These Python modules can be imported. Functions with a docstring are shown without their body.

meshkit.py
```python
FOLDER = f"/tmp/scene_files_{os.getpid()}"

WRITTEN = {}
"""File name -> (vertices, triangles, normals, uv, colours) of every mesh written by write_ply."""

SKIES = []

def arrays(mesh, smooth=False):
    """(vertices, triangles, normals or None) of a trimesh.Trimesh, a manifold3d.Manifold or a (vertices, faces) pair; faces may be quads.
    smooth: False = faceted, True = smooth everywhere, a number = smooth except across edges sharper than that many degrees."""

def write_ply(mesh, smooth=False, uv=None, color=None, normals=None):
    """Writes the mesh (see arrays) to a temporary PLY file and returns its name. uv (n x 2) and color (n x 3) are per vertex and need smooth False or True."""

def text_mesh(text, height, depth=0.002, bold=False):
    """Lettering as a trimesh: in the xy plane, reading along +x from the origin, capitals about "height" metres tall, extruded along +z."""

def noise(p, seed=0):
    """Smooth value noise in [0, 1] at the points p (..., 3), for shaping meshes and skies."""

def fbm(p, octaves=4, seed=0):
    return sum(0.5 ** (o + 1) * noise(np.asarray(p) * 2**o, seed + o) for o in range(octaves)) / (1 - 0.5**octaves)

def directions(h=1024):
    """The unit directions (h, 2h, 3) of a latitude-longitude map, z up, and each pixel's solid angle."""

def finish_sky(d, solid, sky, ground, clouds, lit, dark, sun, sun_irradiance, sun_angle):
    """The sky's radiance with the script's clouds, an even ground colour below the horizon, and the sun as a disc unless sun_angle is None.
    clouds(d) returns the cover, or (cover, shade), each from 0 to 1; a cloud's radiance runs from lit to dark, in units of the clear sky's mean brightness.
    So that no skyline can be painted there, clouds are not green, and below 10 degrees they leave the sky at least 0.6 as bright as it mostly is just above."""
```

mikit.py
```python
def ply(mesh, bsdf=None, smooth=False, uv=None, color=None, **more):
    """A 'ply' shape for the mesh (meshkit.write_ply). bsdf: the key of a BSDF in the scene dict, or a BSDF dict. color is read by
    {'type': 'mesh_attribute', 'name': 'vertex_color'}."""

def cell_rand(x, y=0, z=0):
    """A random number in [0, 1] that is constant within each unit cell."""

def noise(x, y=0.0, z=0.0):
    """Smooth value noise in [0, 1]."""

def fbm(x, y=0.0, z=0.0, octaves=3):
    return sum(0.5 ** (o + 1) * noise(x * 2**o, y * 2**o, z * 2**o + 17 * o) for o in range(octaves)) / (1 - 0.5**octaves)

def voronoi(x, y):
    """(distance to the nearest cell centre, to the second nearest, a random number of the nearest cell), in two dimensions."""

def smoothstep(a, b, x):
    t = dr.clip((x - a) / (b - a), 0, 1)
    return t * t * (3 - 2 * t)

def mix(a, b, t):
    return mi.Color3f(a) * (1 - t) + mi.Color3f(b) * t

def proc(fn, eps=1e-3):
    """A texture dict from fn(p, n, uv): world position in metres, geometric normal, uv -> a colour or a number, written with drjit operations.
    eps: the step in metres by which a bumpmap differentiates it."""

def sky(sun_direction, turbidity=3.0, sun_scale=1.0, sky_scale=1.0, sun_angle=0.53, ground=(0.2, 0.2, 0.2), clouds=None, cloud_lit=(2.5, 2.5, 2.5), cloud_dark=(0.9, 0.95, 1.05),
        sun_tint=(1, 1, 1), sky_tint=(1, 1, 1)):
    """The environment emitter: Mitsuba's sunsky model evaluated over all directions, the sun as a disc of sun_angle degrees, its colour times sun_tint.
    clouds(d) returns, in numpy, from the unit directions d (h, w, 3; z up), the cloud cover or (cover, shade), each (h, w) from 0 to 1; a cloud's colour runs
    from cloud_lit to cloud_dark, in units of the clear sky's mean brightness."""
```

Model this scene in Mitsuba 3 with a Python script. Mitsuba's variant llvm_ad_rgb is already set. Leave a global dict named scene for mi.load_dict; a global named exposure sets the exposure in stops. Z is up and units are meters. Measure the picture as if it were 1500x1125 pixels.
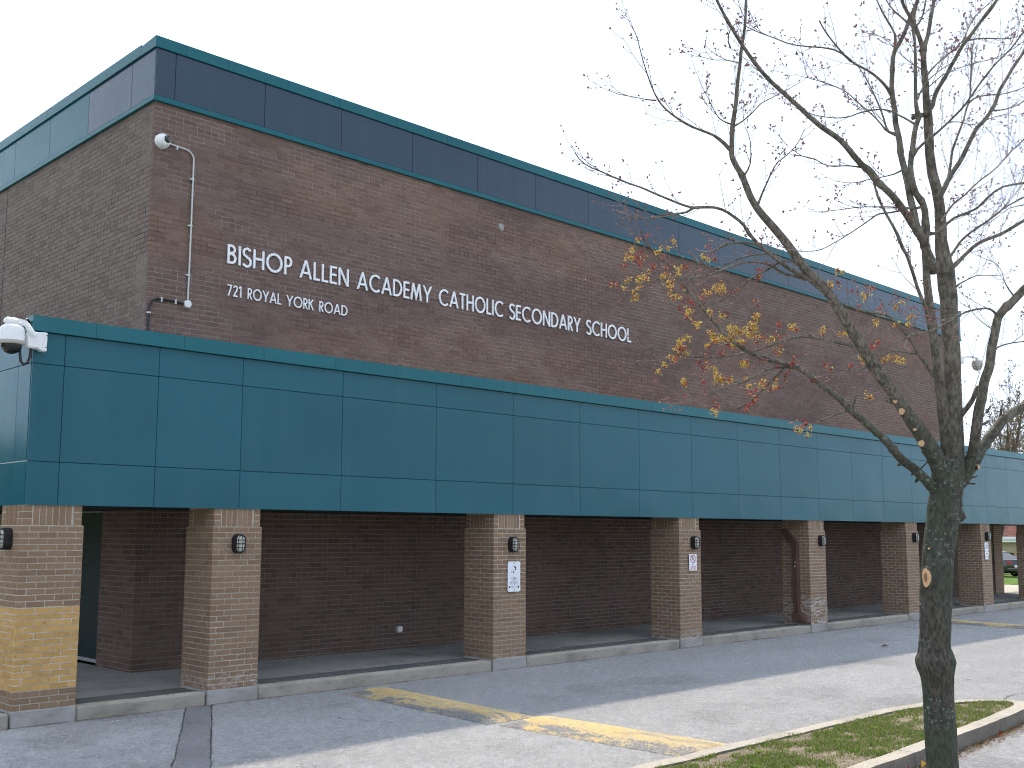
import math, random
import numpy as np, trimesh, shapely
from shapely import affinity
from shapely.geometry import LineString, Polygon, Point, box as sbox
from shapely.ops import unary_union
import drjit as dr, mitsuba as mi, mikit, meshkit
from mikit import noise, fbm, cell_rand, smoothstep, mix, voronoi

rng = np.random.default_rng(7)
scene, labels = {}, {}
T = mi.ScalarTransform4f

# ---------------------------------------------------------------- camera, sky, exposure
CAM = (-4.381, -11.832, 2.035)
YAW, PITCH, ROLL = 0.77734, 0.11694, 0.00322
fw = np.array([math.sin(YAW) * math.cos(PITCH), math.cos(YAW) * math.cos(PITCH), math.sin(PITCH)])
rt = np.array([math.cos(YAW), -math.sin(YAW), 0.0])
up0 = np.cross(rt, fw)
up = up0 * math.cos(ROLL) - rt * math.sin(ROLL)
scene['camera'] = {'type': 'perspective', 'fov': 50.685, 'fov_axis': 'x', 'near_clip': 0.05, 'far_clip': 5000.0,
                   'principal_point_offset_x': 5.06 / 1500, 'principal_point_offset_y': -32.15 / 1125,
                   'to_world': T().look_at(origin=list(CAM), target=[float(c) for c in np.array(CAM) + fw], up=[float(c) for c in up])}
SUN_AZ, SUN_TAN = math.radians(36), 1.664          # azimuth from +y towards +x; tangent of the height across the facade
sun = (math.sin(SUN_AZ), math.cos(SUN_AZ), SUN_TAN * math.cos(SUN_AZ))


def cloud(d):
    q = d / np.maximum(d[..., 2:3] + 0.25, 0.05)
    n = meshkit.fbm(np.stack([q[..., 0] * 1.1, q[..., 1] * 1.1, q[..., 0] * 0 + 3.1], -1), 5, 3)
    return np.clip(0.55 + 1.1 * (n - 0.45), 0.25, 0.95), np.clip((n - 0.6) * 1.2, 0, 0.35)


scene['sky'] = mikit.sky(sun, turbidity=4.0, sun_scale=0.70, sun_angle=1.0, clouds=cloud, cloud_lit=(2.35, 2.52, 2.8), cloud_dark=(1.6, 1.72, 1.95), sky_tint=(1.0, 1.06, 1.14), sun_tint=(.95, 1.0, 1.07))
exposure = 2.45

# ---------------------------------------------------------------- helpers


COUNT = {}


def key_for(name):
    n = COUNT.get(name, 0)
    COUNT[name] = n + 1
    return name if n == 0 else f'{name}_{n:03d}'


def lab(key, label=None, cat=None, group=None, kind=None):
    d = labels.setdefault(key, {})
    for a, b in (('label', label), ('category', cat), ('group', group), ('kind', kind)):
        if b:
            d[a] = b


def put(name, mesh, bsdf, smooth=False, uv=None, **tags):
    k = key_for(name)
    scene[k] = mikit.ply(mesh, bsdf, smooth=smooth, uv=uv)
    if tags:
        lab(k, **tags)
    return k


def thing(name, label, cat, group=None):
    k = key_for(name)
    lab(k, label, cat, group)
    return k


BOXF = np.array([[0, 2, 1], [0, 3, 2], [4, 5, 6], [4, 6, 7], [0, 1, 5], [0, 5, 4], [1, 2, 6], [1, 6, 5], [2, 3, 7], [2, 7, 6], [3, 0, 4], [3, 4, 7]])


def bx(x0, x1, y0, y1, z0, z1):
    v = np.array([[x0, y0, z0], [x1, y0, z0], [x1, y1, z0], [x0, y1, z0], [x0, y0, z1], [x1, y0, z1], [x1, y1, z1], [x0, y1, z1]], float)
    return trimesh.Trimesh(v, BOXF, process=False)


def rbox(x0, x1, y0, y1, z0, z1, r=0.006, keep=None):
    """A box with chamfered edges."""
    pts = []
    for X, sx in ((x0, 1), (x1, -1)):
        for Y, sy in ((y0, 1), (y1, -1)):
            for Z, sz in ((z0, 1), (z1, -1)):
                pts += [(X, Y + sy * r, Z + sz * r), (X + sx * r, Y, Z + sz * r), (X + sx * r, Y + sy * r, Z)]
    return trimesh.convex.convex_hull(np.array(pts))


def boxes(arr):
    """arr n x 6 -> (mesh)."""
    a = np.asarray(arr, float)
    i = np.array([[0, 2, 4], [1, 2, 4], [1, 3, 4], [0, 3, 4], [0, 2, 5], [1, 2, 5], [1, 3, 5], [0, 3, 5]])
    v = a[:, i].reshape(-1, 3)
    f = (BOXF[None] + 8 * np.arange(len(a))[:, None, None]).reshape(-1, 3)
    return trimesh.Trimesh(v, f, process=False)


def cat(ms):
    return trimesh.util.concatenate(ms)


def tube(pts, rad, n=8, cap=True):
    p = np.asarray(pts, float)
    r = np.broadcast_to(np.asarray(rad, float), (len(p),))
    t = np.gradient(p, axis=0)
    t /= np.linalg.norm(t, axis=1, keepdims=True) + 1e-12
    a = np.array([0, 0, 1.0]) if abs(t[0, 2]) < 0.8 else np.array([1.0, 0, 0])
    us = []
    u = a
    for k in range(len(p)):
        u = u - t[k] * (u @ t[k])
        u /= np.linalg.norm(u) + 1e-12
        us.append(u)
    us = np.array(us)
    w = np.cross(t, us)
    ang = np.arange(n) * 2 * np.pi / n
    ring = us[:, None] * np.cos(ang)[None, :, None] + w[:, None] * np.sin(ang)[None, :, None]
    v = (p[:, None] + ring * r[:, None, None]).reshape(-1, 3)
    i, j = np.meshgrid(np.arange(len(p) - 1), np.arange(n), indexing='ij')
    q = lambda a, b: a * n + b % n
    f = np.concatenate([np.stack([q(i, j), q(i, j + 1), q(i + 1, j + 1)], -1).reshape(-1, 3), np.stack([q(i, j), q(i + 1, j + 1), q(i + 1, j)], -1).reshape(-1, 3)])
    if cap:
        v = np.vstack([v, p[0], p[-1]])
        m = len(p) * n
        jj = np.arange(n)
        f = np.vstack([f, np.stack([np.full(n, m), (jj + 1) % n, jj], 1), np.stack([np.full(n, m + 1), (len(p) - 1) * n + jj, (len(p) - 1) * n + (jj + 1) % n], 1)])
    return trimesh.Trimesh(v, f, process=False)


def lathe(prof, n=32, centre=(0, 0, 0)):
    m = trimesh.creation.revolve(np.array(prof, float), sections=n)
    m.apply_translation(centre)
    return m


def extrude(poly, depth):
    gs = getattr(poly, 'geoms', [poly])
    return cat([trimesh.creation.extrude_polygon(g, depth, engine='earcut') for g in gs if g.area > 1e-9])


def stand(m, x, y, z):
    """A mesh built in the xy plane (reading along +x, z towards the viewer) stood up against a wall that faces -y."""
    v = np.array(m.vertices)
    m = trimesh.Trimesh(np.stack([v[:, 0] + x, y - v[:, 2], v[:, 1] + z], 1), m.faces, process=False)
    return m


# ---------------------------------------------------------------- materials


def principled(name, color, rough=0.8, spec=0.3, **k):
    c = mikit.proc(color) if callable(color) else {'type': 'rgb', 'value': list(color)}
    r = mikit.proc(rough) if callable(rough) else rough
    scene[name] = {'type': 'twosided', 'bsdf': {'type': 'principled', 'base_color': c, 'roughness': r, 'specular': spec, **k}}
    return name


def rgb(a):
    return mi.Color3f(*a)


def brick_tone(c_dark, c_mid, c_lite, stain=None):
    def fn(p, n, uv):
        t = uv.x
        c = mix(rgb(c_dark), rgb(c_mid), smoothstep(0.0, 0.55, t))
        c = mix(c, rgb(c_lite), smoothstep(0.7, 1.0, t) * 0.8)
        g = fbm(p.x * 60, p.y * 60, p.z * 90, 2)
        b = fbm(p.x * 0.9 + 7, p.y * 0.9, p.z * 1.3, 3)
        c = c * (0.82 + 0.36 * g) * (0.90 + 0.20 * b)
        if stain is not None:
            c = stain(c, p, n, uv)
        return c
    return fn


def upper_stain(c, p, n, uv):
    # the lower middle of the wall was cleaned and is browner and paler there
    m = smoothstep(0.47, 0.62, fbm(p.x * 0.35 + 3, p.y * 0.35, p.z * 0.8, 3) + 0.16 * smoothstep(6.1, 5.0, p.z) * smoothstep(4.0, 7.0, p.x) - 0.05)
    return mix(c, c * mi.Color3f(1.2, 1.15, 1.02), m)


def pillar_stain(c, p, n, uv):
    # white salt bloom low on the brickwork, strongest on the fifth and second pillars
    reach = 0.20 + 0.16 * smoothstep(2.1, 2.25, p.x) * smoothstep(3.1, 2.98, p.x) + 0.50 * smoothstep(15.5, 16.0, p.x) * smoothstep(17.3, 17.0, p.x) + 0.12 * smoothstep(11.0, 11.5, p.x) * smoothstep(12.6, 12.3, p.x)
    nn = fbm(p.x * 16, p.y * 16, p.z * 26, 3)
    m = smoothstep(0.44, 0.66, nn) * smoothstep(0.0, 0.12, reach + 0.12 * noise(p.x * 5, p.y * 5) - p.z) * smoothstep(1.2, 2.4, p.x)
    return mix(c, mi.Color3f(0.44, 0.42, 0.40), m * (.42 + .33 * smoothstep(15.5, 16.0, p.x) * smoothstep(17.3, 17.0, p.x)))


def mortar(c0, c1, stain=None, f=0.7):
    def fn(p, n, uv):
        m = fbm(p.x * f + 11, p.y * f, p.z * f * 1.6, 4)
        c = mix(rgb(c0), rgb(c1), smoothstep(0.40, 0.58, m)) * (0.8 + 0.4 * fbm(p.x * 40, p.y * 40, p.z * 40, 2))
        return c
    return fn


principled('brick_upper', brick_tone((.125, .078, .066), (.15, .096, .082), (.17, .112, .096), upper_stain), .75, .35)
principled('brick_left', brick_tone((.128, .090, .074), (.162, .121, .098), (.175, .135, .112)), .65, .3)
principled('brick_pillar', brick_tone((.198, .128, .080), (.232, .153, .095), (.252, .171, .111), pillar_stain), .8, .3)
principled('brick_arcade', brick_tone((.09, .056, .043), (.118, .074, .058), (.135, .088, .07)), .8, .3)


def yellow_fn(p, n, uv):
    c = mix(mi.Color3f(.40, .235, .07), mi.Color3f(.50, .31, .11), fbm(p.x * 8, p.y * 8, p.z * 12, 3)) * (0.9 + 0.2 * uv.x)
    chip = smoothstep(.70, .76, fbm(p.x * 25, p.y * 25, p.z * 30, 3))
    return mix(c, mi.Color3f(.2, .12, .085), chip * .6)


principled('brick_yellow_paint', yellow_fn, .55, .4)
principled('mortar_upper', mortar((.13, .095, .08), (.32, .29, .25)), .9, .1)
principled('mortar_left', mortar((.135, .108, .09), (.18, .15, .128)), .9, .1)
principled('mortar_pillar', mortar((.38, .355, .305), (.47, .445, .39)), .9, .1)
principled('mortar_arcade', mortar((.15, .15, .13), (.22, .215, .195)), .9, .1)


def panel_fn(base, streak):
    def fn(p, n, uv):
        s = fbm((p.x + p.y) * 5.0, p.z * 0.35, 2.0, 4)
        b = fbm(p.x * 0.5, p.y * 0.5, p.z * 0.9, 3)
        g = fbm(p.x * 120, p.y * 120, p.z * 120, 2)
        c = rgb(base) * (0.86 + 0.22 * b + 0.10 * (uv.x - 0.5)) * (0.95 + 0.1 * g)
        spot = smoothstep(.80, .86, noise(p.x * 9, p.y * 9, p.z * 7)) * smoothstep(.5, .7, b)
        return mix(c, rgb(streak), 0.25 * smoothstep(.5, .75, s) + 0.3 * spot)
    return fn


def panel_rough(p, n, uv):
    return 0.13 + 0.10 * fbm(p.x * 2, p.y * 2, p.z * 2, 3)


principled('teal_panel', panel_fn((.017, .107, .142), (.033, .117, .15)), panel_rough, .22)
for nm_ in ('teal_panel',):
    scene[nm_]['bsdf'] = {'type': 'bumpmap', 'arbitrary': mikit.proc(lambda p, n, uv: 0.0004 * noise(p.x * 1.9 + uv.x * 40, p.y * 1.9, p.z * 1.7 + uv.y * 40), eps=1e-2), 'scale': 1.0, 'bsdf': scene[nm_]['bsdf']}
principled('teal_trim', panel_fn((.012, .118, .142), (.03, .13, .152)), .3, .25)
principled('slate_panel', panel_fn((.022, .046, .073), (.04, .063, .09)), panel_rough, .5)
principled('joint_dark', (.012, .042, .05), .7, .2)
principled('roof_membrane', (.22, .21, .2), .9, .1)
principled('soffit_paint', (.022, .03, .03), .7, .2)
principled('door_green', panel_fn((.004, .018, .018), (.006, .022, .022)), .5, .3)
principled('aluminium', (.55, .56, .56), .35, .5, metallic=.6)


def concrete_fn(base, dark, f=3.0):
    def fn(p, n, uv):
        b = fbm(p.x * f, p.y * f, p.z * f, 4)
        g = fbm(p.x * 90, p.y * 90, p.z * 90, 2)
        st = smoothstep(.55, .75, fbm(p.x * 7 + 5, p.y * 7, p.z * 20, 3))
        return mix(rgb(base), rgb(dark), smoothstep(.4, .8, b) * .7 + .35 * st) * (.82 + .36 * g)
    return fn


principled('concrete_kerb', concrete_fn((.335, .31, .265), (.21, .195, .165)), .9, .15)
principled('concrete_plinth', concrete_fn((.34, .335, .32), (.22, .215, .2)), .9, .15)
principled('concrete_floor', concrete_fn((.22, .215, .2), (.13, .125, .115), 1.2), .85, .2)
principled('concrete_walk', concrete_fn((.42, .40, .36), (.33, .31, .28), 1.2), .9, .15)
principled('paver_dark', concrete_fn((.10, .105, .10), (.07, .072, .07), 2.0), .8, .25)


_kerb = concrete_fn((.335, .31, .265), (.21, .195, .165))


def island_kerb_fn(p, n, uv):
    # shade painted into the colour: upright sides darker than the top, plus uneven grime
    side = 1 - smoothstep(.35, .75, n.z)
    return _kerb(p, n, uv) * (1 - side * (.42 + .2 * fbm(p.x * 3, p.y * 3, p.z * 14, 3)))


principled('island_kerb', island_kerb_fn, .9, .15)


def asphalt_fn(p, n, uv):
    big = fbm(p.x * .28, p.y * .5, 1.0, 4)
    mid = fbm(p.x * 2.2, p.y * 2.2, 4.0, 3)
    d1, d2, w = voronoi(p.x * 75, p.y * 75)
    stone = mix(mi.Color3f(.145, .145, .143), mi.Color3f(.40, .395, .385), w * w)
    stone = mix(mi.Color3f(.12, .12, .12), stone, smoothstep(.02, .3, d2 - d1))
    c = mix(stone, mi.Color3f(.222, .221, .216), .45)
    grain = .5 * noise(p.x * 38, p.y * 38, 5) + .5 * noise(p.x * 17, p.y * 17, 6)
    c = c * (.75 + .50 * grain)
    oil = smoothstep(.62, .78, fbm(p.x * .9 + 20, p.y * .9, 2.0, 4))
    track = fbm(p.x * .12, p.y * 1.6, 9.0, 3)
    return c * mi.Color3f(.97, .99, 1.02) * (.80 + .25 * big + .14 * mid + .16 * track) * (1 - .18 * oil)


principled('asphalt', asphalt_fn, .92, .18)


def patch_fn(p, n, uv):
    d1, d2, w = voronoi(p.x * 80, p.y * 80)
    return mix(mi.Color3f(.10, .10, .105), mi.Color3f(.21, .21, .215), w * w * .7 + .15) * (.8 + .4 * fbm(p.x * 2, p.y * 2, 0, 3))


principled('asphalt_patch_mat', patch_fn, .9, .2)
principled('crack_dark', (.035, .032, .028), .95, .05)


def hump_fn(p, n, uv):
    d1, d2, w = voronoi(p.x * 70, p.y * 70)
    base = mix(mi.Color3f(.11, .11, .11), mi.Color3f(.25, .25, .245), w * .8)
    yel = mix(mi.Color3f(.41, .285, .10), mi.Color3f(.46, .36, .19), fbm(p.x * 6, p.y * 3, 1, 3))
    yel = mix(yel, mi.Color3f(.34, .29, .2), .6 * smoothstep(.45, .7, fbm(p.x * 16, p.y * 7, 5, 3)))
    # uv.x runs across the hump: the paint has worn off the side that wheels climb first
    nn = fbm(p.x * 9, p.y * 3.2, 3, 4) * .75 + .25 * noise(p.x * 55, p.y * 55, 2)
    wear = smoothstep(.0, .12, nn - (.36 + .42 * smoothstep(.12, .45, uv.x)) + .16 * smoothstep(.35, .0, dr.abs(uv.y - .95)) )
    wear = dr.maximum(wear, .65 * smoothstep(.56, .70, fbm(p.x * 5, p.y * 1.6, 8, 4)))
    wear = dr.maximum(wear, 0.45 * smoothstep(.60, .70, fbm(p.x * 34, p.y * 24, 5, 2)))
    return mix(yel, base, wear) * (.85 + .3 * noise(p.x * 90, p.y * 90))


principled('hump_paint', hump_fn, .8, .25)


def soil_fn(p, n, uv):
    b = fbm(p.x * 6, p.y * 6, 0, 4)
    g = fbm(p.x * 60, p.y * 60, 0, 2)
    return mix(mi.Color3f(.10, .085, .06), mi.Color3f(.22, .19, .145), b) * (.7 + .6 * g)


principled('soil', soil_fn, .95, .1)


def lawn_fn(p, n, uv):
    b = fbm(p.x * .35, p.y * .35, 0, 4)
    g = fbm(p.x * 9, p.y * 9, 0, 3)
    return mix(mi.Color3f(.05, .10, .022), mi.Color3f(.10, .15, .035), b) * (.6 + .8 * g)


principled('lawn_grass', lawn_fn, .95, .1)


def leaf2(name, c, t):
    scene[name] = {'type': 'principledthin', 'base_color': c if isinstance(c, dict) else {'type': 'rgb', 'value': list(c)}, 'roughness': .6, 'diff_trans': t, 'spec_trans': 0.0}
    return name


def blade_fn(p, n, uv):
    c = mix(mi.Color3f(.09, .16, .028), mi.Color3f(.19, .27, .055), uv.x)
    return mix(c, mi.Color3f(.36, .30, .20), smoothstep(.68, .8, uv.y))


leaf2('grass_blade', mikit.proc(blade_fn), .7)


def flower_fn(p, n, uv):
    y = mix(mi.Color3f(.50, .30, .06), mi.Color3f(.60, .52, .15), smoothstep(.0, .5, uv.y))
    r = mix(mi.Color3f(.17, .03, .04), mi.Color3f(.42, .12, .10), uv.y)
    return dr.select(uv.x < .5, y, r)


leaf2('flower_petal', mikit.proc(flower_fn), .8)


def litter_fn(p, n, uv):
    c = mix(mi.Color3f(.07, .045, .028), mi.Color3f(.22, .15, .085), uv.x)
    c = dr.select(uv.y > .93, mi.Color3f(.42, .27, .05), c)
    return dr.select(uv.y < .025, mi.Color3f(.22, .035, .03), c)


leaf2('litter', mikit.proc(litter_fn), .3)
leaf2('young_leaf', (.17, .14, .05), .6)


def bark_fn(p, n, uv):
    f = fbm(p.x * 75, p.y * 75, p.z * 24, 4)
    m = fbm(p.x * 14, p.y * 14, p.z * 6, 3)
    c = mix(mi.Color3f(.038, .036, .029), mi.Color3f(.085, .078, .064), smoothstep(.3, .7, f)) * (.75 + .5 * m)
    up_ = smoothstep(2.2, 3.4, p.z)
    c = mix(c, c * mi.Color3f(2.3, 2.22, 2.15), up_)  # sunlight on the upper limbs painted in by lightening the bark with height
    alg = smoothstep(.42, .68, fbm(p.x * 5 + 3, p.y * 5, p.z * 2.2, 3)) * (1 - up_)
    c = mix(c, mi.Color3f(.045, .062, .042) * (.6 + .8 * f), .6 * alg)
    li = smoothstep(.64, .72, fbm(p.x * 60, p.y * 60, p.z * 50, 2)) * smoothstep(.46, .62, fbm(p.x * 5 + 9, p.y * 5, p.z * 4, 3))
    c = mix(c, mi.Color3f(.15, .23, .20), .7 * li * (1 - .6 * up_))
    band = smoothstep(.66, .75, noise(p.z * 20, p.x * 3, p.y * 3)) * smoothstep(1.9, 2.6, p.z)
    return c * (1 - .28 * band)


scene['bark'] = {'type': 'twosided', 'bsdf': {'type': 'bumpmap', 'arbitrary': mikit.proc(lambda p, n, uv: .006 * fbm(p.x * 55, p.y * 55, p.z * 16, 4), eps=2e-3), 'scale': 1.0,
                 'bsdf': {'type': 'principled', 'base_color': mikit.proc(bark_fn), 'roughness': .85, 'specular': .25}}}
principled('twig_bark', (.19, .155, .14), .7, .3)
principled('bud', (.24, .11, .09), .6, .4)
principled('cut_wood', lambda p, n, uv: mix(mi.Color3f(.62, .42, .24), mi.Color3f(.5, .3, .15), fbm(p.x * 60, p.y * 60, p.z * 60, 3)), .8, .2)
principled('cut_wood_heart', (.24, .13, .07), .8, .2)
principled('white_letter', (.80, .82, .84), .45, .4)
principled('white_plastic', (.74, .75, .75), .4, .45)
principled('grey_plastic', (.42, .41, .36), .5, .4)
principled('black_plastic', (.012, .013, .016), .45, .4)
principled('dome_dark', (.008, .01, .01), .06, .6)
principled('galvanised', (.50, .52, .50), .4, .5, metallic=.35)
principled('lamp_glass', (.52, .54, .46), .25, .5)
principled('sign_white', (.74, .77, .82), .4, .4)
principled('print_black', (.015, .015, .02), .5, .3)
principled('print_red', (.36, .03, .035), .5, .3)
principled('print_faded', (.50, .30, .34), .5, .3)
principled('print_grey', (.13, .125, .12), .5, .3)
principled('brown_metal', lambda p, n, uv: mi.Color3f(.10, .058, .042) * (.8 + .4 * fbm(p.x * 4, p.y * 4, p.z * 3, 3)), .45, .4)
principled('car_paint', (.012, .014, .02), .12, .6, clearcoat=1.0, clearcoat_gloss=.95)
principled('car_glass', (.02, .022, .025), .04, .8)
principled('tyre', (.015, .015, .016), .85, .2)
principled('tail_red', (.35, .012, .015), .2, .6)
principled('house_wall_paint', (.46, .38, .27), .9, .1)
principled('house_roof_shingle', lambda p, n, uv: mi.Color3f(.13, .062, .055) * (.7 + .6 * cell_rand(p.x * 3, p.y * 3, p.z * 6)), .9, .1)
principled('dark_glass', (.02, .025, .03), .1, .6)
principled('evergreen', lambda p, n, uv: mix(mi.Color3f(.02, .035, .014), mi.Color3f(.05, .075, .03), fbm(p.x * 2, p.y * 2, p.z * 2, 3)), .9, .1)
principled('mortar_painted', mortar((.36, .31, .22), (.50, .47, .43), f=4.0), .9, .1)

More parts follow.
